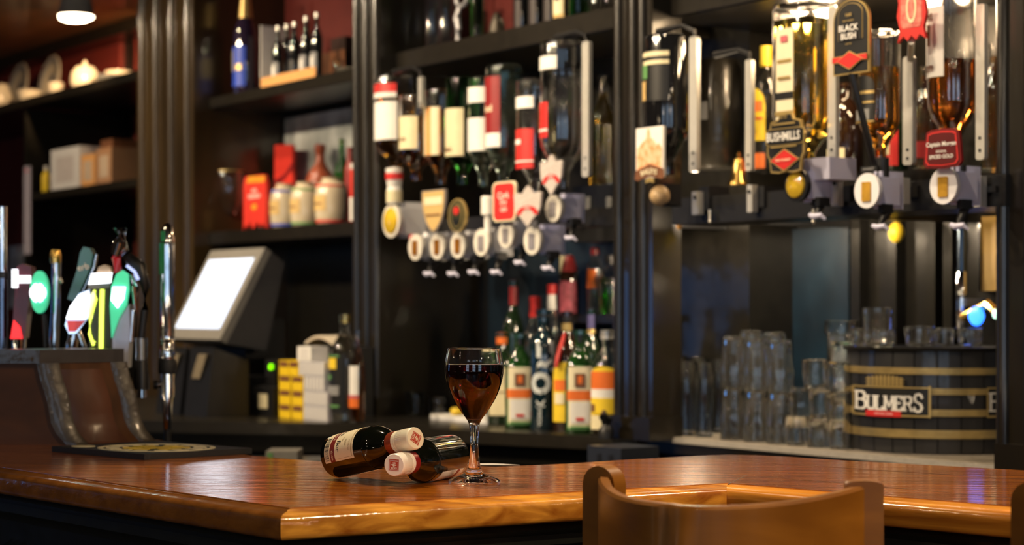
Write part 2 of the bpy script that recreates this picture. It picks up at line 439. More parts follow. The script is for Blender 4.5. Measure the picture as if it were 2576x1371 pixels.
# ------------------------------------------------------------------ wine glass
def glassprof(outer, inner): return outer + inner[::-1]
g0 = onz(1193, 1213, BAR); mm = g0.y / F
wg = thing('wine_glass', 'stemmed wine glass nearly full of red wine standing on the bar', 'wine glass', g0, 0)
yb = 1216
out = [(0, 1214), (50, 1215), (63, 1216), (65.5, 1214), (65, 1211), (58, 1207), (40, 1200), (25, 1192.5), (20, 1187), (18.6, 1184.5), (17.2, 1183), (14.8, 1170), (12, 1152), (10.3, 1128), (10.6, 1103), (12.4, 1080), (14.5, 1067), (21, 1055), (33, 1039), (46, 1019), (57, 999), (66, 976), (71.5, 955), (73.8, 938), (73.2, 918), (70.5, 898), (67, 881), (66.2, 878.6)]
inn = [(64.8, 878.8), (65, 881), (68.2, 898), (71, 918), (71.4, 938), (69, 955), (63.4, 976), (54.4, 999), (43.5, 1018), (31, 1036), (19, 1049), (8, 1054.5), (0, 1055.5)]
cv = lambda L, y0=yb: [(r * mm, (y0 - y) * mm) for r, y in L]
def dense(P, k=4):
    # Catmull-Rom through the profile points
    o = []
    for i in range(len(P) - 1):
        p0 = P[max(i - 1, 0)]; p1 = P[i]; p2 = P[i + 1]; p3 = P[min(i + 2, len(P) - 1)]
        for j in range(k):
            t = j / k
            o.append(tuple(max(0, .5 * (2 * p1[c] + (p2[c] - p0[c]) * t + (2 * p0[c] - 5 * p1[c] + 4 * p2[c] - p3[c]) * t * t + (3 * p1[c] - p0[c] - 3 * p2[c] + p3[c]) * t ** 3)) if c == 0 else
                     .5 * (2 * p1[c] + (p2[c] - p0[c]) * t + (2 * p0[c] - 5 * p1[c] + 4 * p2[c] - p3[c]) * t * t + (3 * p1[c] - p0[c] - 3 * p2[c] + p3[c]) * t ** 3) for c in (0, 1)))
    o.append(P[-1]); return o
MB().lathe(dense(cv(out), 3) + dense(cv(inn), 3), 72).build('glass', clearw, wg, smooth=80)
wl = [(0, 920.6), (66, 920.6), (70.6, 919.2), (71.25, 921), (71.55, 938), (69.2, 955), (63.6, 976), (54.6, 999), (43.7, 1018), (31.2, 1036), (19.2, 1049), (8.2, 1054.7), (0, 1055.7)]
MB().lathe(cv(wl)[:3] + dense(cv(wl)[3:], 3), 72).build('wine', wine, wg, smooth=60)

# ------------------------------------------------------------------ two small wine bottles
capc = M('cream_screw_cap', (.80, .76, .60), .35, var=.03, coat=.3)
capw = M('white_screw_cap', (.84, .82, .78), .35, var=.03, coat=.3)
bandA = M('copper_red_capsule', (.30, .055, .022), .28, m=.3, var=.1)
bandB = M('crimson_capsule', (.28, .012, .016), .28, m=.2, var=.1)
capred = M('cap_print_red', (.42, .045, .022), .45, var=.05)
LB = .157
def minibottle(label, base, top, cap, band, roll, lab):
    d = (top - base).normalized(); o = thing('wine_bottle', label, 'wine bottle', base, 0)
    q = d.to_track_quat('Z', 'Y'); o.rotation_euler = q.to_euler()
    R = .0278
    body = [(0, .003), (.018, .001), (.0235, 0), (.0265, .002), (R, .006), (R, .076), (.0273, .083), (.0258, .090), (.0228, .097), (.0188, .104), (.0152, .110), (.0136, .116), (.0130, .124), (0, .124)]
    MB().lathe(dense(body[:-1], 3) + body[-1:], 56).build('bottle_body', M('black_green_wine_bottle', (.0025, .0035, .002), .06, coat=1, var=.1, cr=.02), o, smooth=60)
    MB().lathe([(.0128, .112), (.0143, .112), (.0143, .1245), (.0128, .1245)], 48).build('capsule_band', band, o)
    c = MB(); n = 96; pr = [(.0129, .1240), (.0141, .1240), (.0141, .127), (.0137, .1272)]
    c.lathe(pr + [(.0137, .1285), (.0140, .1290), (.0140, .1300), (.0137, .1305), (.0137, .1315), (.0140, .132), (.0140, .1535), (.0137, .1558), (.0128, .1568), (0, .157)], 64)
    for k in range(40):      # knurling
        a = 2 * pi * k / 40
        c.tube([(.0138 * cos(a), .0138 * sin(a), .1335), (.0138 * cos(a), .0138 * sin(a), .143)], .00035, 5)
    co = c.build('screw_cap', cap, o, smooth=40)
    co['label'] = 'pale screw cap with red square emblem'
    p = MB(); zt = .1571
    def cf(x, y): return (x * cos(roll) - y * sin(roll), x * sin(roll) + y * cos(roll))
    def rect(x0, x1, y0, y1, z0, z1):
        P = [cf(x0, y0), cf(x1, y0), cf(x1, y1), cf(x0, y1)]; p.hexa([(x, y, z0) for x, y in P] + [(x, y, z1) for x, y in P])
    s = .0066
    rect(-s, s, -s * .80, s * 1.0, zt, zt + .00012); rect(-s, s, -s * 1.06, -s * .88, zt, zt + .00012)
    p.mi = 1
    for x0, x1, y0, y1 in ((-.88, .88, .84, .89), (-.88, -.83, -.7, .84), (.83, .88, -.7, .84), (-.88, .88, -.72, -.67)): rect(x0 * s, x1 * s, y0 * s, y1 * s, zt + .0001, zt + .0002)
    def tf(x, y): X, Y = cf(x, y + s * .50); return (X, Y, zt + .0003)
    p.text('RIOJA', s * .46, tf, .02, maxw=s * 1.5)
    for (x0, y0, x1, y1) in ((-.55, -.05, .1, .25), (-.1, .2, .55, -.05), (-.35, -.25, .4, -.1), (-.05, -.55, .05, .2), (-.3, -.45, .3, -.38)):
        A = Vector(cf(x0 * s, y0 * s)); B = Vector(cf(x1 * s, y1 * s)); dd = (B - A).normalized(); nn = Vector((-dd.y, dd.x)) * s * .06
        p.hexa([(*(A + nn), zt + .0001), (*(A - nn), zt + .0001), (*(B - nn), zt + .0001), (*(B + nn), zt + .0001), (*(A + nn), zt + .00025), (*(A - nn), zt + .00025), (*(B - nn), zt + .00025), (*(B + nn), zt + .00025)])
    p.build('emblem', [capred, cap], co, smooth=0)
    # label, placed by the direction of the room's viewpoint
    inv = q.to_matrix().transposed(); L = inv @ (Vector((0, 0, EYE)) - base); ac = atan2(L.x, -L.y)
    up = inv @ Vector((0, 0, 1)); au = atan2(up.x, -up.y)
    dlt = (au - ac + pi) % (2 * pi) - pi; sg = 1 if dlt > 0 else -1
    lab(o, R, ac, sg)
    return o
def labA(o, R, ac, sg):
    a0, a1 = ac - sg * radians(12), ac + sg * radians(128)
    lo, hi = min(a0, a1), max(a0, a1); am = (lo + hi) / 2; r = R + .0001
    l = MB(); l.sector(r, .008, .0665, lo, hi, .0002, 40)
    lb = l.build('label', creamL, o, smooth=60); lb['label'] = 'cream paper label with dark red band'
    b = MB(); r2 = r + .0002; T = .00012
    b.sector(r2, .0195, .0290, lo, hi, T, 40)
    b.mi = 1
    for z in (.0625, .0635): b.sector(r2, z, z + .0004, lo + .08, hi - .08, T, 40)
    for a in (lo + .10, hi - .10): b.sector(r2, .031, .0625, a - .006, a + .006, T, 2)
    b.mi = 2
    w = random.Random(4); e = a0
    for k in range(26):          # bar code near the base
        wd = w.choice((.012, .02, .03)); x = a0 + sg * (.10 + k * .045); b.sector(r2, .009, .0175, x, x + wd, T, 2)
    b.mi = 1
    sp = sg
    def tx(body, h, ang, z, bold=0, mi=1):
        b.mi = mi
        b.text(body, h, lambda x, y: ((r2 + .0002) * sin(ang + x / r), -(r2 + .0002) * cos(ang + x / r), z + y), bold)
    tx('2007', .0036, ac + sg * radians(34), .0505); tx('12.5% vol', .0026, ac + sg * radians(24), .0585)
    tx('~', .002, ac + sg * radians(45), .044)
    tx('flor', .008, ac + sg * radians(27), .0365, .01, 2); tx('Alta', .008, ac + sg * radians(78), .0365, .01, 2)
    tx('tinto', .0042, ac + sg * radians(6), .0243, 0, 3); tx('RESERVA', .0042, ac + sg * radians(70), .0243, 0, 3)
    b.build('print', [M('label_band_red', (.20, .022, .018), .4, var=.1), M('label_line_gold', (.36, .26, .10), .45), blackL, creamL], lb, smooth=60)
def labB(o, R, ac, sg):
    a0, a1 = ac - sg * radians(42), ac - sg * radians(150)
    lb = MB().sector(R + .0001, .008, .070, min(a0, a1), max(a0, a1), .0002, 30).build('label', white, o, smooth=60)
    b = MB().sector(R + .0003, .018, .026, min(a0, a1), max(a0, a1), .0001, 30); b.build('print', dkred, lb)
Bcap = onz(991, 1170, BAR + .0280); Bb = Bcap + Vector((.063, .1445, 0)).normalized() * LB; Bb.z = BAR + .0279
minibottle('dark wine bottle with white screw cap lying flat on the bar behind the glass', Bb, Bcap, capw, bandB, radians(177), labB)
Acap = at(1046, 1102, 2.240); Ab = at(849, 1147, 2.352)
dA = (Acap - Ab); Ab = Acap - dA.normalized() * LB
dn = dA.normalized(); Ab.z = BAR + .0278 * sqrt(1 - dn.z ** 2) + .0004
minibottle('dark wine bottle with cream label propped across the neck of the lying bottle', Ab, Ab + (Acap - Ab).normalized() * LB, capc, bandA, radians(55), labA)

# ------------------------------------------------------------------ rubber bar mat with printed badge
pl, pn, pr = onz(130, 1137, BAR), onz(363, 1158, BAR), onz(634, 1142, BAR)
pfar = pl + pr - pn
mt = thing('bar_mat', 'black rubber bar mat with cream and yellow badge near the wooden box', 'bar mat', pn, 0)
ex = pr - pn; ey = pl - pn
MB().slab([(0, 0), (ex.x, ex.y), (ex.x + ey.x, ex.y + ey.y), (ey.x, ey.y)], .0003, .0088).build('mat', rubber, mt)
b = MB()
def mp(u, v): return (ex.x * u + ey.x * v, ex.y * u + ey.y * v)
def arc(cu, cvv, ru, rv, a0, a1, w, z0=.0088, z1=.0096, n=20):
    P = []
    for k in range(n + 1):
        a = a0 + (a1 - a0) * k / n; P.append(mp(cu + ru * cos(a), cvv + rv * sin(a)))
    Q = []
    for k in range(n + 1):
        a = a1 + (a0 - a1) * k / n; Q.append(mp(cu + (ru - w) * cos(a), cvv + (rv - w) * sin(a)))
    nn = len(P)
    for k in range(nn - 1):
        quad = [P[k], P[k + 1], Q[nn - 2 - k], Q[nn - 1 - k]]; b.hexa([(x, y, z0) for x, y in quad] + [(x, y, z1) for x, y in quad])
arc(.48, .42, .44, .38, 0, 2 * pi, .035, n=40)
for k in range(14): arc(.48, .42, .38, .32, k * 2 * pi / 14, k * 2 * pi / 14 + .28, .09, n=3)
b.mi = 1
for k in range(6): arc(.48, .42, .26, .21, k * pi / 3, k * pi / 3 + .7, .13, n=4)
arc(.48, .42, .11, .09, 0, 2 * pi, .10, n=12)
b.mi = 0
arc(.16, .84, .09, .08, 0, 2 * pi, .078, n=16)
b.build('printed_badge', [cream, yellow], mt, smooth=0)

# ------------------------------------------------------------------ stepped wooden box at the left end of the bar
boxm = wood('dark_stained_oak', (.045, .016, .004), (.095, .034, .009), .1, r=.5, coat=.05, grain=(4, 40, 12), bump=.2, cr=.25)
boxe = wood('red_brown_stained_panel', (.05, .015, .006), (.11, .033, .012), .1, r=.5, coat=.15, grain=(16, 16, 5), bump=.2, cr=.2)
slabm = M('dark_slate_painted_top', (.045, .040, .040), .4, coat=.3, bump=.2, bs=60, var=.2)
strm = M('worn_dark_moulding', (.045, .033, .022), .38, coat=.3, bump=.35, bs=40, var=.5)
A0 = onz(-160, 1119, BAR); B0 = onz(192, 1119, BAR); C0b = onz(378, 1109, BAR)
ux = (B0 - A0).normalized(); uy = (C0b - B0); W_ = uy.length; uy.normalize()
zt = EYE - (914 - HY) / F * B0.y
bx = thing('wooden_step_box', 'dark wooden raised box with scrolled end at the left of the bar', 'box', (B0.x, B0.y, BAR), 0)
Hh = zt - BAR
pxm = B0.y / F
prof = [(-75, 1), (-72, .92), (-66, .80), (-56, .66), (-48, .52), (-43, .38), (-38, .26), (-26, .14), (-10, .05), (0, 0)]
prof = [(x * pxm, h * Hh) for x, h in prof]
def lc(a, c, z): p = ux * a + uy * c; return (p.x, p.y, z)
La = (B0 - A0).length
b = MB()
ring0 = [lc(x - .002, .006, z) for x, z in prof]; ring1 = [lc(x - .002, W_ - .006, z) for x, z in prof]
i0 = b.pts(ring0); i1 = b.pts(ring1); n = len(prof)
for k in range(n - 1): b.q(i0 + k, i0 + k + 1, i1 + k + 1, i1 + k)
j0 = b.pts([lc(-La, .006, Hh), lc(-La, .006, 0)]); j1 = b.pts([lc(-La, W_ - .006, Hh), lc(-La, W_ - .006, 0)])
b.q(*([i0 + k for k in range(n)] + [j0 + 1, j0])); b.q(*([i1 + k for k in range(n)] + [j1 + 1, j1])[::-1])
b.q(i0, i1, j1, j0); b.q(i0 + n - 1, j0 + 1, j1 + 1, i1 + n - 1); b.q(j0, j1, j1 + 1, j0 + 1)
b.build('box_body', boxm, bx, smooth=40)
for c0, c1 in ((-.004, .016), (W_ - .018, W_ + .004)):
    s_ = MB(); th = .006
    o0 = s_.pts([lc(x + th, c0, z) for x, z in prof]); o1 = s_.pts([lc(x + th, c1, z) for x, z in prof]); o2 = s_.pts([lc(x - .012, c1, z) for x, z in prof]); o3 = s_.pts([lc(x - .012, c0, z) for x, z in prof])
    for k in range(n - 1):
        for a_, b_ in ((o0, o1), (o1, o2), (o2, o3), (o3, o0)): s_.q(a_ + k, b_ + k, b_ + k + 1, a_ + k + 1)
    s_.q(o0, o1, o2, o3); s_.q(*[o + n - 1 for o in (o0, o1, o2, o3)][::-1])
    s_.build('scroll_moulding', strm, bx, smooth=50)
e_ = MB(); cA, cB = .022, W_ * .70
p0 = e_.pts([lc(x + .0015, cA, z) for x, z in prof[1:]]); p1 = e_.pts([lc(x + .0015, cB, z) for x, z in prof[1:]]); p2 = e_.pts([lc(x - .004, cB, z) for x, z in prof[1:]]); p3 = e_.pts([lc(x - .004, cA, z) for x, z in prof[1:]])
for k in range(n - 2):
    for a_, b_ in ((p0, p1), (p1, p2), (p2, p3), (p3, p0)): e_.q(a_ + k, b_ + k, b_ + k + 1, a_ + k + 1)
e_.build('end_panel', boxe, bx, smooth=50)
zs = (914 - 880) / F * B0.y
b = MB(); ov = .012
Q = [lc(-La, -ov, 0), lc(prof[0][0] - .004 + .004, -ov, 0), lc(prof[0][0] + .002, W_ + ov * .2, 0), lc(-La, W_ + .10, 0)]
b.slab([(q[0], q[1]) for q in Q], Hh, Hh + zs); b.build('top_slab', slabm, bx)
b = MB(); Q = [lc(-La, -ov - .004, 0), lc(prof[0][0] - .01, -ov - .004, 0), lc(prof[0][0] - .01, -ov, 0), lc(-La, -ov, 0)]
b.slab([(q[0], q[1]) for q in Q], Hh + .004, Hh + .010); b.build('edge_bead', strm, bx)

# ------------------------------------------------------------------ bar stool backs in the foreground
stm = wood('brown_beech', (.16, .058, .006), (.25, .098, .011), 0, r=.42, coat=.15, grain=(6, 6, 30), bump=.06, cr=.2)
def stool(label, dx, dy):
    L = at(1520, 1170, 1.915); R = at(2173, 1208, 1.81); zt = 1.150
    c = (L + R) / 2; o = thing('bar_stool', label, 'bar stool', (c.x + dx, c.y + dy, 0), 0)
    l = Vector((L.x - c.x, L.y - c.y)); r = Vector((R.x - c.x, R.y - c.y))
    e = (r - l).normalized(); nb = Vector((e.y, -e.x))        # towards the viewpoint
    N = 28; arcp = []
    sag = .170
    for k in range(N + 1):
        u = k / N; p = l + (r - l) * u + nb * sag * (1 - (2 * u - 1) ** 2) ** .9 * (.94 if u < .5 else 1.0); arcp.append(p)
    b = MB(); th = .013; rows = []
    for k, p in enumerate(arcp):
        d = (arcp[min(k + 1, N)] - arcp[max(k - 1, 0)]).normalized(); nn = Vector((d.y, -d.x)) * th / 2; u = k / N
        z1 = 1.134 + .010 * (2 * u - 1) ** 4; z0 = z1 - .13
        rows.append(b.pts([(*(p + nn), z0), (*(p + nn), z1 - .003), (*(p + nn * .6), z1), (*(p - nn * .6), z1), (*(p - nn), z1 - .003), (*(p - nn), z0)]))
    for i, j in zip(rows, rows[1:]):
        for k in range(6): b.q(i + k, j + k, j + (k + 1) % 6, i + (k + 1) % 6)
    b.q(*[rows[0] + k for k in range(6)]); b.q(*[rows[-1] + k for k in range(6)][::-1])
    b.build('back_rail', stm, o, smooth=40)
    def post(p, d, hw, hd, ztop, rnd):
        d = d.normalized(); nn = Vector((-d.y, d.x)); b = MB(); poly = []
        for k in range(9):
            a = pi * k / 8; poly.append((hw * cos(a), ztop - rnd + rnd * sin(a)))
        poly = [(hw, .45)] + poly + [(-hw, .45)]
        i = b.pts([(*(p + d * x - nn * hd), z) for x, z in poly]); j = b.pts([(*(p + d * x + nn * hd), z) for x, z in poly]); n = len(poly)
        b.q(*[i + k for k in range(n)]); b.q(*[j + k for k in range(n)][::-1])
        for k in range(n): b.q(i + k, j + k, j + (k + 1) % n, i + (k + 1) % n)
        return b.build('back_post', stm, o, smooth=40)
    post(r, Vector((1, -.12)), .0185, .012, zt - .002, .004)
    post(l, Vector((.75, -.66)), .021, .010, 1.1535, .019)
    b = MB().lathe([(0, .70), (.165, .70), (.175, .71), (.175, .735), (.165, .745), (0, .745)], 40, o=(0, .02, 0)); b.build('seat', stm, o)
    for sx in (-1, 1):
        for sy in (-1, 1):
            MB().tube([(sx * .155, .02 + sy * .155, 0), (sx * .11, .02 + sy * .11, .705)], [.016, .019], 12).build('leg', stm, o)
    MB().tube([(.195 * cos(2 * pi * k / 24), .02 + .195 * sin(2 * pi * k / 24), .25) for k in range(25)], .010, 8).build('foot_ring', steel, o)
    return o
s1 = stool('brown bar stool whose curved back stands in front of the bar edge', 0, 0)
p2 = at(2606, 1240, 1.74); q2 = at(1520, 1170, 1.915)
dup(s1, (s1.location.x + p2.x - q2.x + .0, s1.location.y + p2.y - q2.y, -.02 * 0), 'second bar stool showing only a dark post tip at the edge of view')
# ------------------------------------------------------------------ bottles, glasses and other stock of the back bar
PROF = {
 'round': [(0, .012), (.7, .004), (.93, 0), (1, .02), (1, .60), (.96, .655), (.80, .71), (.55, .765), (.40, .80), (.335, .84), (.33, .955), (.39, .958), (.39, 1), (0, 1)],
 'square': [(0, .01), (.8, .003), (.95, 0), (1, .02), (1, .66), (.95, .70), (.70, .755), (.42, .80), (.34, .83), (.33, .955), (.39, .958), (.39, 1), (0, 1)],
 'tall': [(0, .01), (.7, .004), (.94, 0), (1, .02), (1, .55), (.94, .62), (.74, .69), (.50, .75), (.38, .80), (.34, .86), (.33, .96), (.40, .962), (.40, 1), (0, 1)],
 'squat': [(0, .01), (.8, .004), (.95, 0), (1, .02), (1, .56), (.97, .63), (.86, .70), (.62, .765), (.42, .81), (.34, .84), (.34, .955), (.42, .958), (.42, 1), (0, 1)],
 'optic': [(0, .022), (.55, .016), (.74, .005), (.86, 0), (.94, .004), (.98, .014), (1, .032), (1, .66), (.96, .71), (.80, .77), (.55, .83), (.40, .87), (.33, .90), (.33, 1), (0, 1)],
 'jar': [(0, 0), (.80, 0), (.86, .02), (.97, .12), (1, .3), (1, .62), (.95, .78), (.86, .87), (.70, .90), (.60, .91), (.58, .98), (.62, 1), (0, 1)],
 'stone': [(0, 0), (.95, 0), (1, .02), (1, .52), (.95, .60), (.75, .68), (.48, .74), (.32, .80), (.28, .88), (.30, .90), (.36, .92), (.36, 1), (0, 1)],
 'slim': [(0, .01), (.8, .003), (.95, 0), (1, .02), (1, .70), (.92, .75), (.66, .80), (.50, .83), (.46, .86), (.45, .96), (.52, .962), (.52, 1), (0, 1)],
}
def bottle(label, px, w, h, v, z=None, y=None, prof='round', glass=None, liq=None, lvl=.55, caps=(), labels=(), inv=False, group=None, rz=WR, p=0, name='bottle', cat='bottle', n=28, face=False):
    Z = zw(px, v); m = Z / F; R = w * m / 2; H = h * m
    loc = pw(px, y, v) if z is None else Vector(((px - CX) * m, Z, z))
    if face: rz = atan2((px - CX) / F, 1) * -1
    o = thing(name, label, cat, loc, rz, group)
    P = [(r * R, q * H) for r, q in PROF[prof]]
    tr = (lambda L: [(r, H - q) for r, q in L]) if inv else (lambda L: L)
    def prof_at(f):
        q = f * H
        for (r0, h0), (r1, h1) in zip(P, P[1:]):
            if h0 <= q <= h1 and h1 > h0: return r0 + (r1 - r0) * (q - h0) / (h1 - h0)
        return P[-2][0]
    g = glass or clear
    th = R * .05
    if liq:
        ou = [q for q in P[:-1]]; inn = [(max(0, r - th), min(max(q, th * 2.2), H)) for r, q in P[:-1]]
        MB().lathe(tr(ou + inn[::-1]), n, p=p).build('glass', g, o, smooth=50)
        if inv:      # liquid fills from the neck up
            f0 = 1 - lvl; L = [(0, f0 * H), (prof_at(f0) - th * 1.02, f0 * H)] + [(max(.0005, r - th * 1.02), q) for r, q in P[:-1] if q > f0 * H + 1e-5]
            L = L + [(0, L[-1][1])]
        else:
            L = [(0, th * 2.25)] + [(max(.0005, r - th * 1.02), max(q, th * 2.25)) for r, q in P[1:-1] if q < lvl * H - 1e-5]
            L += [(prof_at(lvl) - th * 1.02, lvl * H), (0, lvl * H)]
        MB().lathe(tr(L), n, p=p).build('spirit', liq, o, smooth=50)
    else:
        MB().lathe(tr(P), n, p=p).build('glass', g, o, smooth=50)
    for c in caps:
        mt_, f0, f1 = c[:3]; k = c[3] if len(c) > 3 else 1.06
        q0 = prof_at(f0) * k + .0006; q1 = (prof_at(min(f1, .95)) * k + .0006)
        L = [(q0 * .9, f0 * H), (q0, f0 * H), (q1, f1 * H * 1.002), (0, f1 * H * 1.004)]
        MB().lathe(tr(L), 24).build('cap', mt_, o)
    for lb in labels:
        mats, f0, f1, half, yaw = lb[:5]; ex = lb[5] if len(lb) > 5 else {}
        b = MB(); r = prof_at((f0 + f1) / 2 if not inv else 1 - (f0 + f1) / 2) + .0006
        a0, a1 = radians(yaw - half), radians(yaw + half)
        b.sector(r, f0 * H, f1 * H, a0, a1, .0006, 18, p=p, top=ex.get('top'))
        r2 = r + .0007
        for (mi, u0, u1, g0, g1) in ex.get('bands', ()):
            r2 += .00045; b.mi = mi; b.sector(r2, (f0 + (f1 - f0) * g0) * H, (f0 + (f1 - f0) * g1) * H, a0 + (a1 - a0) * u0, a0 + (a1 - a0) * u1, .0004, 12, p=p, top=ex.get('btop') if mi == 1 else None)
        for (mi, body, u, gz, hh, mw) in ex.get('text', ()):
            b.mi = mi; am = a0 + (a1 - a0) * u; zc = (f0 + (f1 - f0) * gz) * H; hk = hh * (f1 - f0) * H
            def fn(x, y, am=am, zc=zc):
                a = am + x / r; q = (r2 + .0006) * sup(a - pi / 2, p); return (q * sin(a), -q * cos(a), zc + y)
            b.text(body, hk, fn, .015, maxw=mw * (a1 - a0) * r)
        b.build('label', mats, o, smooth=60)
    return o

def glassmesh(P, R, H, th, base, n, inv):
    p0 = P[0][0]; P = [(p0 * .84, 0), (p0 * .95, .004 * .1 / max(H, .05) + .003), (p0 * .99, .014), (p0, .035)] + [q for q in P[1:] if q[1] > .04]
    ou = [(0, .0)] + [(r * R, q * H) for r, q in P]
    e = ou[-1][0]; ou[-1] = (e, H - th * .5); rim = [(e - th * .12, H - th * .12), (e - th * .5, H), (e - th * .88, H - th * .12)]
    inn = [(max(0, r * R - th), q * H) for r, q in P if q * H > base * H + 2e-3]; inn[-1] = (e - th, H - th * .5)
    f0 = inn[0][0]
    L = ou + rim + inn[::-1] + [(f0 * .97, base * H + .0008), (f0 * .86, base * H), (0, base * H)]
    if inv: L = [(r, H - q) for r, q in L]
    return MB().lathe(L, n)
def tumbler(label, px, w, h, v, z, taper=.85, base=.08, inv=False, prof=None, group=None, n=28, name='glass_tumbler', cat='glass', m_=None):
    Z = zw(px, v); m = Z / F; R = w * m / 2; H = h * m
    P = prof or [(taper, 0), (taper, .02), (1, 1)]
    o = glassmesh(P, R, H, .0024, base, n, inv).build(name, m_ or clear, loc=((px - CX) * m, Z, z), rz=WR, smooth=60)
    return tag(o, label, cat, group)

# local coordinates of a pixel in a wall-aligned thing placed at pixel (p0,y0), depth v0
class Loc:
    def __init__(s, px, py, v): s.t = tw(px, v); s.z = pw(px, py, v).z; s.v = v; s.p = pw(px, py, v)
    def __call__(s, px, py, v=None):
        v = s.v if v is None else v; q = pw(px, py, v); return (tw(px, v) - s.t, v - s.v, q.z - s.z)

def round_rect(x0, x1, z0, z1, r, n=5):
    P = []
    for cx, cz, a in ((x1 - r, z1 - r, 0), (x0 + r, z1 - r, pi / 2), (x0 + r, z0 + r, pi), (x1 - r, z0 + r, 3 * pi / 2)):
        for k in range(n + 1): P.append((cx + r * cos(a + pi / 2 * k / n), cz + r * sin(a + pi / 2 * k / n)))
    return P
def oval(cx, cz, a, b, n=28): return [(cx + a * cos(2 * pi * k / n), cz + b * sin(2 * pi * k / n)) for k in range(n)]
def mapshape(U, x0, x1, z0, z1): return [(x0 + (x1 - x0) * u, z0 + (z1 - z0) * w) for u, w in U]
def shrink(P, k):
    cx = sum(p[0] for p in P) / len(P); cz = sum(p[1] for p in P) / len(P)
    return [(cx + (x - cx) * k, cz + (z - cz) * k) for x, z in P]

SHIELD = [(.0, 1), (1, 1), (1, .72), (.95, .50), (.82, .25), (.65, .08), (.5, 0), (.35, .08), (.18, .25), (.05, .50), (0, .72)]
CROWN = [(0, .80), (.12, .84), (.30, .80), (.38, .90), (.5, 1), (.62, .90), (.70, .80), (.88, .84), (1, .80), (.96, .45), (.86, .30), (.70, .20), (.5, 0), (.30, .20), (.14, .30), (.04, .45)]
DIAMOND = [(0, .5), (.14, .62), (.3, .8), (.5, 1), (.7, .8), (.86, .62), (1, .5), (.86, .38), (.7, .2), (.5, 0), (.3, .2), (.14, .38)]

def badge(o, lo, box, shape, mats, layers=(), texts=(), th=.006, v=None, arcs=()):
    """A sign clipped on a dispenser. box = px,py of left,right,top,bottom; layers = (mat index, shape or scale, u0,u1,w0,w1)"""
    x0, y0, x1, y1 = box; v = lo.v - .03 if v is None else v
    X0, V, Z1 = lo(x0, y0, v); X1, _, _ = lo(x1, y0, v); c = ((x0 + x1) / 2)
    Z1 = lo(c, y0, v)[2]; Z0 = lo(c, y1, v)[2]
    b = MB(); P = mapshape(shape, X0, X1, Z0, Z1); b.plate(P, V, V + th)
    W = X1 - X0; Hh = Z1 - Z0; e = .0008; d = V
    for ly in layers:
        mi, sh, u0, u1, w0, w1 = ly; b.mi = mi
        d -= e
        b.plate(mapshape(sh, X0 + W * u0, X0 + W * u1, Z0 + Hh * w0, Z0 + Hh * w1), d, d + e * .9)
    bo = b.build('badge', mats, o, smooth=0)
    if texts or arcs:
        t = MB(); dd = d - e
        for mi, body, u, wz, hh, mw in texts:
            t.mi = mi
            t.text(body, hh * Hh, lambda x, y: (X0 + W * u + x, dd, Z0 + Hh * wz + y), .02, maxw=mw * W)
        for mi, body, u, wz, hh, mw, rad in arcs:      # lettering on an arch
            t.mi = mi
            def fn(x, y):
                a = x / (rad * W); q = rad * W + y; return (X0 + W * u + q * sin(a), dd, Z0 + Hh * wz + q * cos(a) - rad * W)
            t.text(body, hh * Hh, fn, .02, maxw=mw * W)
        t.build('lettering', mats, bo, smooth=0, fix=False)
    return bo
RECT = [(0, 0), (1, 0), (1, 1), (0, 1)]
OVAL = oval(.5, .5, .5, .5)
RRECT = round_rect(0, 1, 0, 1, .16)
ARCHED = [(0, 0), (1, 0), (1, .72)] + [(.5 + .5 * cos(pi * k / 14), .72 + .28 * sin(pi * k / 14)) for k in range(1, 14)] + [(0, .72)]

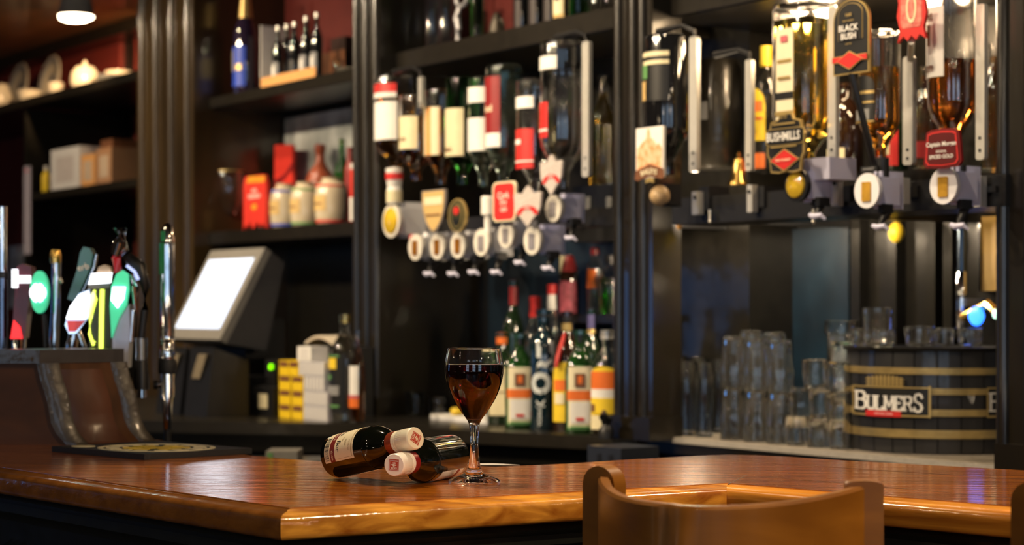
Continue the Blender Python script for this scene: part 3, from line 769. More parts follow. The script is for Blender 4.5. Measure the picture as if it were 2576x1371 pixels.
ivory = M('ivory_plastic', (.74, .70, .62), .3, var=.05)
lens_amber = M('amber_sight_glass', (.60, .34, .05), .08, coat=1, var=.3, vs=60)
lens_dark = M('whisky_sight_glass', (.30, .12, .02), .08, coat=1, var=.3, vs=60)
lens_clear = M('clear_sight_glass', (.30, .28, .30), .08, coat=1, var=.2, vs=60)
lens_gold = M('golden_sight_glass', (.75, .50, .04), .08, coat=1, var=.25, vs=50)
blue_lit = M('blue_lit_white_plastic', (.62, .62, .80), .3, var=.03)  # bluish shading on white plastic put into the colour
def optic(label, px, py, h, v, lens=lens_clear, body=plastic, ring=ivory, win='rect', spout=None, group='spirit dispensers on the back bar', neck=None, bw=.54):
    lo = Loc(px, py, v); Z = zw(px, v); m = Z / F; D = h * m; r = D / 2
    o = thing('spirit_dispenser', label, 'dispenser', lo.p, WR, group)
    b = MB(); b.box(-r * bw, r * bw, .004, D * .95, -r * .80, r * .80); b.box(-r * .3, r * .3, D * .3, D * 1.2, -r * 1.0, r * 1.15); b.build('body', body, o)
    b = MB(); b.lathe([(0, -.004), (r * .86, -.004), (r * .97, 0), (r, .004), (r, .010), (0, .010)][::-1], 36, ax='y')
    b.map(lambda p: (p[0] * .96, p[1], p[2])); b.build('face_ring', ring, o)
    if win == 'rect':
        w = MB(); w.plate(round_rect(-r * .34, r * .34, -r * .62, r * .50, r * .08), -.0125, -.006); w.build('sight_window', lens, o)
        hl = None
    else:
        w = MB(); w.lathe([(r * .82, .006), (r * .74, .014), (r * .40, .019), (0, .021)], 32, ax='y'); w.map(lambda p: (p[0] * .94, p[1], p[2])); w.build('sight_window', lens, o)
    if spout:
        sx, sy = spout; q = lo(sx, sy, v + .01); k = D / .07
        s_ = MB(); s_.tube([(r * .1, D * .5, -r * .8), (q[0] * .6 + r * .1, D * .45, -r * 1.25), (q[0], .012, q[2] + .012 * k), (q[0], .010, q[2] + .001)], [.011 * k, .010 * k, .007 * k, .006 * k], 12)
        s_.box(q[0] - .006 * k, q[0] + .006 * k, .010, D * .6, -r * 1.25, -r * .75)
        s_.build('spout', blackplain, o)
        l = MB(); l.tube([(q[0] - .016 * k, .006, q[2] + .004 * k), (q[0] - .004 * k, .004, q[2]), (q[0] + .012 * k, .008, q[2] + .002 * k), (q[0] + .018 * k, .014, q[2] - .006 * k)], [.0045 * k, .0065 * k, .0055 * k, .003 * k], 10); l.build('spout_lip', blue_lit, o)
    if neck:
        q = lo(px, neck, v + .03); b = MB(); b.lathe([(0, r * .7), (.012, r * .7), (.012, q[2]), (0, q[2])], 14, o=(0, .03, 0)); b.build('inlet', blackplain, o)
    return o, lo

# ---- middle bay: row of eight upturned bottles
G1 = 'upturned bottles of the middle row'
vb = -.085
redband = dict(bands=((1, 0, 1, .45, .85),))
bottle('upturned amber bottle with white label and red band, first beside the black pilaster', 995, 104, 250, vb, y=440, prof='optic', liq=amber, lvl=.80, inv=True, group=G1,
       labels=[((white, creamL), .34, .72, 62, 0), ((red, white), .76, .90, 60, 0, dict(bands=((1, 0, 1, .0, .35),)))])
bottle('upturned bottle of dark spirit with square cream label, second in the middle row', 1047, 84, 215, vb - .02, y=455, prof='optic', liq=rum, lvl=.75, inv=True, group=G1, labels=[((cream, brownp), .36, .74, 62, 0, dict(text=((1, 'RUM', .5, .3, .12, .5),)))])
bottle('upturned bottle with narrow peach striped label, third in the middle row', 1109, 82, 240, vb, y=465, prof='optic', liq=rum, lvl=.7, inv=True, group=G1, labels=[((kraft, creamL), .30, .80, 55, 0, dict(bands=((1, .3, .42, 0, 1), (1, .7, .95, 0, 1))))])
bottle('upturned green glass bottle with long pale yellow label', 1163, 84, 270, vb, y=465, prof='optic', glass=greenG, inv=True, group=G1, labels=[((cream, brownp), .26, .70, 60, 0, dict(text=((1, 'Malt', .5, .14, .10, .5),)))])
bottle('upturned clear bottle with two white labels beside the green glass bottle', 1216, 76, 275, vb, y=470, prof='optic', glass=clearG, liq=water, lvl=.6, inv=True, group=G1, labels=[((white, blackL), .32, .62, 60, 0), ((white,), .76, .90, 60, 0)])
bottle('upturned clear bottle with tall dark red label and white foot', 1268, 92, 310, vb, y=475, prof='optic', glass=clearG, liq=water, lvl=.4, inv=True, group=G1, labels=[((white, dkred, creamL), .33, .90, 50, -8, dict(bands=((1, 0, 1, .2, 1),), text=((2, 'Red', .5, .55, .10, .6),)))])
bottle('upturned clear bottle with red label low on its body, beside the tallest clear bottle', 1345, 92, 290, vb - .01, y=490, prof='optic', liq=water, lvl=.9, inv=True, group=G1, labels=[((red, white), .22, .56, 56, -6, dict(bands=((1, .1, .6, .62, .74), (1, 0, 1, .16, .20)))), ((white,), .74, .84, 40, 10)])
bottle('largest upturned clear bottle with white and red labels beside the silver upright', 1415, 112, 370, vb - .02, y=475, prof='optic', liq=water, lvl=.8, inv=True, group=G1, labels=[((red, white), .34, .58, 34, -22, dict(bands=((1, 0, 1, .18, .24),))), ((white,), .80, .89, 48, -10)])
bottle('amber bottle with thin cream label standing behind the silver upright', 1517, 78, 290, .22, y=480, prof='tall', liq=gold, lvl=.85, labels=[((cream,), .12, .55, 30, -30)])

# dispensers of the middle bay
vo = -.17
o, lo = optic('dispenser with golden round sight glass and small bottle shaped badge', 992, 556, 84, vo, lens=lens_gold, body=plastic, win='round')
q = lo(993, 510); b = MB(); b.lathe([(0, q[2] - .002), (.019, q[2] - .002), (.019, lo(993, 478)[2]), (.017, lo(993, 470)[2]), (.0185, lo(993, 466)[2]), (.021, lo(993, 424)[2]), (0, lo(993, 420)[2])], 24, o=(0, -.0, 0)); bd = b.build('bottle_badge', [white], o)
MB().lathe([(.0212, lo(993, 452)[2]), (.0216, lo(993, 452)[2]), (.0220, lo(993, 436)[2]), (.0214, lo(993, 436)[2])], 24).build('red_stripe', red, bd)
MB().lathe([(.0192, lo(993, 508)[2]), (.0198, lo(993, 508)[2]), (.0198, lo(993, 480)[2]), (.0192, lo(993, 480)[2])], 24).build('cream_wrap', cream, bd)
o, lo = optic('dispenser with dark sight window, lowest left of the row', 1053, 622, 66, vo, lens=lens_dark, spout=(1080, 690))
badge(o, lo, (1030, 590, 1042, 628), RRECT, (red,), v=lo.v + .012)
o, lo = optic('dispenser below the tan shield shaped badge', 1108, 620, 66, vo, lens=lens_dark, spout=(1140, 690))
badge(o, lo, (1061, 478, 1120, 586), SHIELD, (M('shield_silver_edge', (.25, .22, .20), .4), tan, creamL, brownp), layers=((1, SHIELD, .05, .95, .04, .97), (2, RECT, .12, .88, .66, .84), (3, RECT, .2, .8, .40, .44)))
o, lo = optic('dispenser below the dark oval badge with red emblem', 1160, 617, 66, vo, lens=lens_dark, spout=(1192, 686))
badge(o, lo, (1127, 500, 1172, 584), OVAL, (goldp, M('badge_bottle_green', (.03, .032, .012), .4), red, blackL, goldp), layers=((1, OVAL, .07, .93, .05, .95), (4, OVAL, .20, .80, .14, .86), (1, OVAL, .24, .76, .17, .83), (2, OVAL, .36, .66, .52, .76), (3, OVAL, .34, .66, .22, .42)))
o, lo = optic('dispenser with plain white cap above its grey sight window', 1219, 610, 68, vo, lens=lens_clear, spout=(1249, 686))
q = lo(1228, 545); b = MB().lathe([(0, lo(1228, 540)[2]), (.016, lo(1228, 540)[2]), (.016, lo(1228, 497)[2]), (.014, lo(1228, 494)[2]), (0, lo(1228, 494)[2])], 20, o=(q[0], .0, 0)); b.lathe([(0, 0.02), (.009, .02), (.009, lo(1228, 540)[2]), (0, lo(1228, 540)[2])], 14, o=(q[0], .0, 0)); b.build('white_cap', white, o)
o, lo = optic('dispenser below the bright red rounded badge', 1281, 591, 66, vo, lens=lens_clear, spout=(1308, 662))
badge(o, lo, (1239, 457, 1297, 557), RRECT, (creamL, red, ivory), layers=((1, RRECT, .06, .94, .04, .96),), texts=((2, 'Cork', .5, .66, .17, .7), (2, 'Dry', .5, .47, .17, .6), (2, 'GIN', .5, .30, .12, .5)))
o, lo = optic('lower dispenser below a white crowned badge with red arc', 1347, 605, 72, vo - .012, lens=lens_clear, body=blue_lit, spout=(1379, 676))
ARC = [(.5 + .5 * cos(a), .5 * sin(a) * 2) for a in [pi * k / 12 for k in range(13)]] + [(.5 + .3 * cos(a), .55 * sin(a)) for a in [pi * k / 12 for k in range(12, -1, -1)]]
cpat = M('white_badge_with_grey_crest', (.66, .60, .56), .5, c2=(.40, .35, .33), vs=320)
badge(o, lo, (1292, 467, 1361, 571), CROWN, (cpat, red, white), layers=((1, ARC, .12, .90, .30, .52),), arcs=((2, 'VODKA', .51, .47, .055, .6, .38),))
o, lo = optic('upper dispenser below a white crowned badge with red arc', 1400, 525, 68, vo, lens=lens_clear, body=blue_lit, spout=(1436, 600))
badge(o, lo, (1358, 388, 1414, 492), CROWN, (cpat, red, white), layers=((1, ARC, .12, .90, .30, .52),), arcs=((2, 'VODKA', .51, .47, .055, .6, .38),))

# rails that carry the dispensers
def rail(label, p0, p1, y0, y1, v0, v1, m=blackplain):
    lo = Loc(p0, y0, v0); o = thing('dispenser_rail', label, 'rail', lo.p)
    zt = lo(p0, y0)[2]; b = MB(); z0 = lo(p0, y1)[2]; t1 = tw(p1, v0) - lo.t
    b.box(0, t1, 0, v1 - v0, z0, zt); b.build('bar', m, o)
    return o, lo, t1
o, lo, t1 = rail('black rail behind the middle row of dispensers', 1000, 1552, 560, 600, -.062, -.035)
for u in (.02, .5, .98): MB().box(t1 * u - .01, t1 * u + .01, .027, B2 + .060, -.04, -.01).build('bracket', blackplain, o)
lo2 = Loc(1440, 470, .12); o = thing('dark_wall_box', 'black box with grey sliders behind the silver upright', 'box', lo2.p)
b = MB(); x1, _, z1 = lo2(1548, 470); b.box(0, x1, 0, .12, lo2(1440, 610)[2], 0); b.build('case', blackplain, o)
for p_ in (1478, 1530): q = lo2(p_, 495); MB().box(q[0], q[0] + .012, -.006, 0, lo2(p_, 545)[2], q[2]).build('slider', greyp, o)

def upright(label, px, y0, y1, w, v, arm=None, clip=None):
    lo = Loc(px, y1, v); o = thing('bottle_bracket', label, 'bracket', lo.p, WR, 'silver brackets that hold the upturned bottles')
    h = lo(px, y0)[2]; hw = w * zw(px, v) / F / 2 / .62
    MB().plate(round_rect(-hw, hw, 0, h, hw * .5), 0, .010).build('upright', steel, o)
    for k in (.06, .14): MB().lathe([(0, -.002), (.003, -.002), (.003, .001), (0, .001)], 10, ax='y', o=(0, 0, h * k)).build('hole', blackplain, o)
    if arm:
        q = lo(arm[0], arm[1], v + .02); MB().tube([(0, .004, h - .004), (0, .004, h + .012), (q[0] * .3, .008, q[2] * 1.0 if q[2] > h else h + .014), (q[0], .02, q[2])], [.005, .005, .005, .008], 8).build('arm', blackplain, o)
    if clip:
        c = lo(clip[0], clip[1]); d = lo(clip[0], clip[2]); MB().box(c[0] - hw * .8, c[0] + hw * .8, -.004, .011, d[2], c[2]).build('clip', steel, o)
        MB().lathe([(0, .002), (.004, .002), (.004, .006), (0, .006)], 10, ax='y', o=(c[0], 0, c[2] * .75 + d[2] * .25)).build('screw', blackplain, o)
    return o
upright('silver upright beside the largest clear bottle of the middle row', 1472, 104, 445, 17, -.10, arm=(1400, 94))
upright('short silver upright beside the first amber bottle', 1056, 194, 270, 10, -.145, arm=(990, 182))
upright('silver upright beside the black cream-liqueur bottle', 1743, 92, 432, 18, -.09, arm=(1655, 80), clip=(1752, 482, 540))
upright('bare bent silver upright holding no bottle', 1882, 150, 430, 14, -.09, arm=(1800, 138), clip=(1889, 465, 534))
upright('silver upright right of the large gold bottle', 2092, 18, 400, 17, -.09, clip=(2103, 442, 519))
upright('silver upright under the red ornate sign', 2283, 142, 415, 20, -.10, clip=(2269, 448, 513))
upright('silver upright beside the spiced rum bottle near the dark pilaster', 2465, 10, 402, 17, -.09, clip=(2463, 443, 521))

# ---- right bay: large upturned bottles
G2 = 'large upturned bottles of the right row'
bottle('large black upturned bottle with pale striped label', 1678, 114, 350, -.075, y=440, prof='optic', glass=blackG, inv=True, group=G2, labels=[((blackL, cream, greenp, tan), .52, .88, 60, -6, dict(bands=((1, 0, 1, .72, .80), (1, 0, 1, .88, .97), (2, 0, .5, .45, .72), (3, .0, .45, .02, .40))))])
bottle('big square upturned bottle of golden whiskey with long ivory label', 2025, 134, 420, -.085, y=430, prof='optic', liq=gold, lvl=.90, inv=True, p=5, group=G2,
       labels=[((creamL, goldp, blackL, pink), .30, .84, 24, -2, dict(bands=((1, .1, .9, .62, .66), (2, 0, 1, .22, .30), (1, 0, 1, .04, .09), (3, .3, .7, .85, .92), (1, .15, .85, .44, .47))))])
bottle('upturned amber bottle with black and gold label below the arched sign', 2212, 106, 330, -.085, y=410, prof='optic', liq=amber, lvl=.72, inv=True, group=G2, labels=[((blackL, goldp, greyp), .30, .66, 44, -14, dict(top=.2, bands=((1, .0, 1, .60, .66), (1, 0, 1, .40, .44), (2, .15, .85, .05, .28), (1, 0, 1, .0, .03))))])
bottle('upturned bottle of dark rum with tall white label above the spiced rum badge', 2395, 124, 440, -.09, y=400, prof='optic', liq=rum, lvl=.56, inv=True, group=G2, labels=[((white, brownp), .46, .86, 44, -22, dict(text=((1, 'rum', .5, .12, .10, .4), (1, 'ms', .5, .86, .10, .35)), bands=((1, .42, .56, .45, .75), (1, .34, .44, .62, .66)))) ])
bottle('amber bottle standing behind the last silver upright by the dark pilaster', 2502, 74, 320, .16, y=430, prof='tall', liq=amber, lvl=.9)
bottle('dim amber bottle standing behind the arched black sign pole', 2325, 60, 260, .20, y=425, prof='tall', liq=rum, lvl=.9, labels=[((dkred, white), .10, .26, 50, 0)])
bottle('upright clear gin bottle with yellow cap and yellow label', 1927, 72, 315, .16, y=432, prof='square', liq=water, lvl=.62, caps=[(yellow, .84, 1.0, 1.15)], labels=[((yellow, orange, red), .24, .66, 52, -8, dict(top=.35, bands=((1, .1, .9, .55, .75), (2, .1, .9, .40, .44), (1, .3, .6, .08, .2)))), ((orange, yellow), .02, .14, 50, -8)])
bottle('dark bottle with red label lying low behind the large gold bottle', 2128, 90, 230, .24, y=440, prof='squat', glass=brownG, labels=[((cream, red), .05, .28, 60, -20, dict(bands=((1, 0, 1, 0, .3),)))])
bottle('dark bottle with slanting red and cream label behind the amber bottle', 2255, 60, 190, .20, y=430, prof='squat', glass=darkG, labels=[((red, cream), .06, .55, 50, 0, dict(bands=((1, 0, .6, .3, .9),)))])
# dark canister and bell
Z = zw(1806, .14); mC = Z / F
o = thing('canister', 'dark mottled canister hanging behind the bare silver upright', 'canister', pw(1806, 425, .16))
MB().lathe([(0, 0), (58 * mC, 0), (62 * mC, 8 * mC), (62 * mC, 250 * mC), (50 * mC, 275 * mC), (0, 285 * mC)], 32).build('drum', M('mottled_black_enamel', (.02, .018, .014), .3, bump=.4, bs=40, coat=.5), o)
MB().sector(62.5 * mC, 120 * mC, 165 * mC, -.5, .4, .001, 10).build('plate', greyp, o)
zb = pw(1857, 466, .10)
o = thing('bell', 'small brass bell standing on the dark ledge', 'bell', zb); mC = zb.y / F
MB().lathe([(0, 0), (26 * mC, 0), (26 * mC, 4 * mC), (19 * mC, 18 * mC), (16 * mC, 45 * mC), (12 * mC, 66 * mC), (0, 74 * mC)], 28).build('bell_body', brass, o)
MB().lathe([(0, 72 * mC), (4 * mC, 73 * mC), (5 * mC, 80 * mC), (0, 86 * mC)], 14).build('knob', brass, o)

o, lo, t1 = rail('long black rail and ledge under the right row of bottles', 1690, 2530, 500, 566, -.072, .06)
MB().box(0, t1, .132, .34, -.012, .0).build('glass_ledge', M('dark_green_glass', (.02, .05, .035), .08, coat=1, var=.1), o)
for u in (.05, .40, .75): MB().box(t1 * u, t1 * u + .02, .132, BV + .070, -.05, -.012).build('bracket', blackplain, o)
for p_ in (1752, 1889, 2103, 2269, 2463):
    q = lo(p_ + 12, 470); b = MB().box(q[0], q[0] + .03, -.006, .05, -.03, q[2]); b.build('holder', blackplain, o)
for p_ in (2056, 1795):
    q = lo(p_, 540); MB().lathe([(0, 0), (.003, 0), (.002, -.02), (.004, -.024), (0, -.03)][::-1], 10, o=(q[0], -.01, q[2] + .01)).build('hook', steel, o)

# badges of the right bay
o, lo = optic('dispenser with wooden ball nose below the picture badge', 1660, 492, 54, -.17, lens=lens_dark, body=blackplain, ring=M('turned_beech', (.55, .38, .20), .4, coat=.4), win='round', group='large dispensers of the right row')
for ch in list(o.children):
    if ch.name.startswith(('face_ring', 'sight_window')): bpy.data.objects.remove(ch)
mC = zw(1660, -.17) / F
MB().lathe([(0, -26 * mC)] + [(26 * mC * sin(pi * k / 14), -26 * mC * cos(pi * k / 14)) for k in range(1, 14)] + [(0, 26 * mC)], 28, ax='y').build('ball_nose', MATS['turned_beech'], o)
scene_m = M('orange_village_print', (.66, .22, .05), .5, c2=(.80, .62, .42), vs=70)
BAN = [(0, .10), (.08, 0), (.5, .25), (.92, 0), (1, .10), (.98, .62), (.5, 1), (.02, .62)]
bo = badge(o, lo, (1600, 320, 1668, 448), RECT, (white, scene_m, brownp, creamL, goldp),
      layers=((1, [(0, 0), (1, 0), (1, .55), (.86, .66), (.80, .60), (.70, .72), (.55, .80), (.50, 1), (.42, 1), (.38, .78), (.22, .70), (.12, .62), (0, .58)], .04, .96, .10, .97), (2, BAN, -.02, 1.06, -.04, .28), (4, BAN, .38, .70, -.10, .02)),
      arcs=((3, 'BAILEYS', .52, .135, .105, .92, .9),))
o, lo = optic('dispenser with golden round sight glass below the black and gold whiskey badge', 2012, 466, 86, -.18, lens=lens_gold, body=blue_lit, ring=blackplain, win='round', spout=(2056, 545), group='large dispensers of the right row', bw=.5)
dS = lo(2075, 420); mC = zw(2012, -.18) / F
b = MB(); b.plate([(-.01, dS[2] - .02), (.055, dS[2] - .02), (.055, dS[2] + .02), (-.01, dS[2] + .02)], .02, .09); b.build('upper_housing', blue_lit, o)
PLAQ = [(.10, .0), (.30, -.02), (.5, 0), (.70, -.02), (.90, .0), (.94, .22), (1, .30), (1, .62), (.95, .70), (.90, .86), (.70, .90), (.66, 1), (.34, 1), (.30, .90), (.10, .86), (.05, .70), (0, .62), (0, .30), (.06, .22)]
badge(o, lo, (1930, 284, 2023, 432), PLAQ, (goldp, blackL, white, red, creamL),
      layers=((1, PLAQ, .04, .96, .03, .97), (0, RRECT, -.02, 1.02, .455, .745), (1, RRECT, .01, .99, .47, .73), (0, DIAMOND, .08, .92, .0, .40), (3, DIAMOND, .13, .87, .03, .37), (0, RECT, .2, .8, .80, .83), (0, RECT, .15, .85, .415, .44)),
      texts=((2, 'BUSHMILLS', .5, .60, .155, .90), (4, 'IRISH WHISKEY', .5, .20, .04, .6), (0, 'ESTD', .5, .93, .06, .25)))
o, lo = optic('white ringed dispenser below the arched black sign', 2190, 480, 88, -.18, lens=lens_amber, body=blue_lit, ring=M('white_ring', (.78, .78, .82), .3, var=.02), spout=(2215, 572), group='large dispensers of the right row', bw=.5, neck=400)
badge(o, lo, (2165, 418, 2206, 432), RECT, (blackL, greyp), texts=((1, 'WHISKEY', .5, .5, .5, .8),), v=lo.v - .008)
badge(o, lo, (2096, -2, 2186, 186), ARCHED, (goldp, blackL, white, red, goldp), v=lo.v - .05,
      layers=((1, ARCHED, .035, .965, .02, .985), (0, ARCHED, .16, .84, .46, .95), (1, ARCHED, .175, .825, .45, .942), (4, RECT, 0.02, .98, .16, .25), (3, RECT, .02, .98, .17, .24), (4, DIAMOND, .12, .90, .05, .31), (3, DIAMOND, .15, .87, .07, .29)),
      texts=((2, 'BLACK', .5, .615, .085, .62), (2, 'BUSH', .5, .505, .085, .52), (4, '1608', .5, .79, .045, .4), (4, 'IRISH WHISKEY', .5, .71, .022, .5), (4, 'Special Old', .5, .40, .024, .5)))
for ch in o.children:
    pass
MB().tube([(*lo(2142, 184, lo.v - .046)[:2], lo(2142, 184, lo.v - .046)[2]), (.01, -.01, .07), (.004, .006, .042)], .006, 8).build('badge_stem', blackplain, o)
o, lo = optic('white ringed dispenser below the dark red rum badge', 2383, 468, 92, -.18, lens=lens_amber, body=blue_lit, ring=MATS['white_ring'], spout=(2413, 570), group='large dispensers of the right row', bw=.5, neck=420)
OCT = [(.08, 0), (.5, -.04), (.92, 0), (1, .12), (.97, .55), (.93, .95), (.82, 1), (.5, 1.03), (.18, 1), (.07, .95), (.03, .55), (0, .12)]
badge(o, lo, (2324, 326, 2418, 420), OCT, (dkred, red, M('badge_deep_red', (.10, .008, .008), .35), white),
      layers=((2, OCT, .025, .975, .025, .975), (1, OCT, .06, .94, .06, .94), (2, OCT, .10, .90, .10, .90)),
      texts=((3, 'Captain Morgan', .5, .60, .16, .80), (3, 'ORIGINAL', .5, .42, .06, .35), (3, 'SPICED GOLD', .5, .28, .10, .64)))
# red ornate sign on its pole (plain design)
lo = Loc(2290, 105, -.18); o = thing('rum_sign', 'red ornate sign with pale figured centre at the top of the frame', 'sign', lo.p)
SPK = [(.12, .22), (.02, .0), (.22, .12), (.36, .02), (.5, .12), (.64, .02), (.78, .12), (.98, .02), (.90, .24), (1, .5), (.94, .75), (1.04, 1), (-.04, 1), (.06, .75), (0, .5)]
class _L: pass
badge(o, lo, (2256, -30, 2330, 104), SPK, (red, M('red_sign_field', (.45, .06, .06), .4, c2=(.65, .3, .22), vs=90), cream, bluep), layers=((1, RRECT, .14, .86, .26, .95), (2, OVAL, .34, .68, .34, .92), (1, OVAL, .40, .62, .42, .84)), v=-.18)
MB().tube([lo(2293, 104, -.172), (lo(2290, 150, -.11)[0], .07, lo(2290, 150, -.11)[2])], .006, 8).build('sign_stem', steel, o)
# ------------------------------------------------------------------ bottle shelves above the till
Z1, Z0 = 1.975, 1.5572
GM = 'miniature bottles in the open carton'
bottle('slim clear bottle at the left end of the top shelf', 577, 36, 150, .10, z=Z1, prof='slim')
bottle('dark bottle with bright blue label and gold neck on the top shelf', 618, 62, 262, .06, z=Z1, prof='tall', glass=M('dark_violet_glass', (.02, .012, .03), .05, coat=1), caps=[(goldp, .74, 1.0, 1.05)],
       labels=[((bluep, creamL, goldp), .08, .46, 62, 0, dict(bands=((1, .0, .42, .38, .92), (2, .55, .85, .40, .55))))])
def vbox(label, name, cat, px0, px1, v0, v1, z, h_px, mats, group=None, front=None, children=()):
    Z = zw(px0, v0); t0, t1 = tw(px0, v0), tw(px1, v0); h = h_px * Z / F
    o = thing(name, label, cat, tv(t0, v0, z), WR, group)
    return o, t1 - t0, v1 - v0, h
o, w, d, h = vbox('open kraft carton holding dark miniature bottles on the top shelf', 'open_carton', 'carton', 655, 793, .05, .15, Z1, 34, kraft)
MB().box(0, w, 0, .003, .0, h).build('front_strip', kraft, o)
MB().plate([(0, 0), (.0, .19), (.0, .20), (.004, .20), (.004, 0)], 0, .10).build('side_panel', white, o)
MB().box(.004, w, .003, d, 0, .003).build('base', kraft, o)
MB().box(.004, w, d - .003, d, .003, .10).build('back_panel', brownp, o)
first = None
for i, (px, v, h, lb) in enumerate(((700, .075, 158, 'first from the white carton side'), (741, .075, 160, 'half hidden in the second place'), (770, .075, 168, 'third in its carton, with a silver glint'), (797, .075, 172, 'last at the right front, with a grey printed label'), (722, .122, 168, 'at the back left of the carton'), (772, .122, 178, 'at the back right of the carton'))):
    bottle('dark miniature bottle ' + lb, px, 30, h, v, z=Z1 + .0032, prof='round', glass=blackG, caps=[(steel, .93, 1.0, 1.1)], labels=[((greyp, white, tan), .12, .42, 60, 0, dict(bands=((1, .2, .7, .3, .8),)))] if i in (0, 2, 3) else [((blackL, greyp), .14, .40, 55, 0)], group=GM, n=18)
o, w, d, h = vbox('dark brown upright box beside the open carton on the top shelf', 'box', 'box', 832, 868, .16, .24, Z1, 120, brownp)
MB().box(0, w, 0, d, 0, h).build('box_body', M('dark_brown_card', (.03, .012, .008), .5), o)
tumbler('small clear shot glass at the right end of the top shelf', 850, 26, 42, .05, Z1)
p = pw(880, 300, .05); o = thing('saucer', 'pale glazed saucer lying beside the shot glass on the top shelf', 'saucer', (p.x, p.y, Z1))
MB().lathe([(0, 0), (.02, 0), (.035, .006), (.042, .012), (.040, .013), (.033, .008), (0, .004)], 32).build('dish', china, o)

GOB = [(.52, 0), (.52, .02), (.10, .05), (.09, .22), (.14, .26), (.55, .34), (.86, .46), (1, .62), (1, .80), (.95, 1)]
o = tumbler('gold rimmed stemmed beer goblet with red emblem, left on the jar shelf', 577, 78, 155, .07, Z0, prof=GOB, base=.30, name='beer_goblet')
b = MB(); mG = zw(577, .07) / F; b.sector(39.6 * mG, 85 * mG, 108 * mG, -.9, .1, .0006, 10); b.build('emblem', M('red_emblem', (.75, .12, .10), .4), o)
MB().lathe([(37.5 * mG, 153.5 * mG), (37.8 * mG, 153.5 * mG), (37.6 * mG, 156 * mG), (37 * mG, 156 * mG)], 28).build('gold_rim', goldp, o)
o = tumbler('second beer goblet standing behind the red pack', 640, 54, 150, .165, Z0, prof=GOB, base=.30, name='beer_goblet')
b = MB(); b.sector(33.6 * mG, 85 * mG, 105 * mG, -.9, .1, .0006, 10); b.build('emblem', MATS['red_emblem'], o)
o, w, d, h = vbox('bright red pack with yellow top and jagged lower edge on the jar shelf', 'red_pack', 'pack', 612, 668, .02, .05, Z0, 134, red)
FL = [(0, .0), (.10, .10), (.22, .04), (.30, .16), (.42, .02), (.52, .05), (.62, .15), (.74, .03), (.86, .12), (1, .0), (1, .86), (.92, 1), (.08, 1), (0, .86)]
brR = M('bright_red_card', (.75, .045, .03), .4, var=.08)
b = MB(); b.plate(mapshape(FL, 0, w, 0, h), 0, .012); b.build('pack_front', brR, o)
b = MB(); b.plate(mapshape([(.15, .88), (.95, .86), (1, .97), (.25, 1)], 0, w, 0, h), -.001, 0); b.mi = 1; b.plate(mapshape([(.25, .58), (.75, .58), (.78, .66), (.22, .66)], 0, w, 0, h), -.001, 0); b.plate(mapshape([(.38, .69), (.62, .69), (.60, .76), (.40, .76)], 0, w, 0, h), -.001, 0); b.mi = 0; b.plate(mapshape(oval(.5, .42, .12, .06), 0, w, 0, h), -.001, 0)
b.build('print', [M('yellow_orange_print', (.85, .35, .03), .4), M('pale_pink_print', (.85, .45, .40), .4)], o, smooth=0)
for i, (px, lb) in enumerate(((645, 'left'), (669, 'right'))):
    bottle('%s one of two slender red bottles behind the red pack' % lb, px, 25, 205, .238, z=Z0, prof='slim', glass=brR, caps=[(dkred, .86, 1.0, 1.05)], labels=[((redcer,), .55, .62, 80, 0)], n=16)
o, w, d, h = vbox('scarlet folded card standing behind the cream jars', 'red_card', 'card', 690, 737, .19, .21, Z0, 222, red)
b = MB(); b.plate([(0, 0), (w, 0), (w * .95, h * .97), (0, h)], 0, .012); b.build('card', brR, o)
b = MB(); b.plate(mapshape([(.0, .60), (.6, .66), (1, .78), (1, .70), (.5, .58), (0, .52)], 0, w, 0, h), -.001, 0); b.build('dark_fold', dkred, o)
bottle('brown bottle standing between the red pack and the cream jars', 664, 36, 128, .09, z=Z0, prof='squat', glass=brownG, labels=[((tan,), .1, .5, 60, 0)], n=18)
JG = 'cream stoneware jars'
for px, w, h, c, lb in ((716, 72, 112, bluep, 'cream stoneware jar with blue bands, left of three'), (768, 76, 112, greenp, 'cream stoneware jar with green bands, middle of three'), (834, 84, 118, red, 'largest cream stoneware jar with red bands, right of three')):
    bottle(lb, px, w, h, .06, z=Z0, prof='jar', glass=ceram, labels=[((c,), .80, .85, 120, 0), ((c,), .05, .10, 120, 0), ((tan, brownp), .30, .62, 40, 0, dict(bands=((1, .2, .8, .4, .5),)))], name='stoneware_jar', cat='jar', group=JG)
bottle('reddish brown stoneware bottle rising behind the jars', 806, 76, 215, .20, z=Z0, prof='stone', glass=redcer)
bottle('green glass bottle behind the red banded jar', 860, 38, 225, .20, z=Z0, prof='round', glass=greenG, caps=[(cream, .95, 1.0, 1.0)], n=20)
bottle('dark red bottle squeezed in the right corner of the jar shelf', 880, 26, 200, .16, z=Z0, prof='slim', glass=dkred, n=16)
bottle('red and white slim can at the right end of the jar shelf', 893, 24, 185, .03, z=Z0, prof='slim', glass=brR, labels=[((white,), .02, .34, 70, 30), ((white,), .72, .8, 70, 0)], n=16)
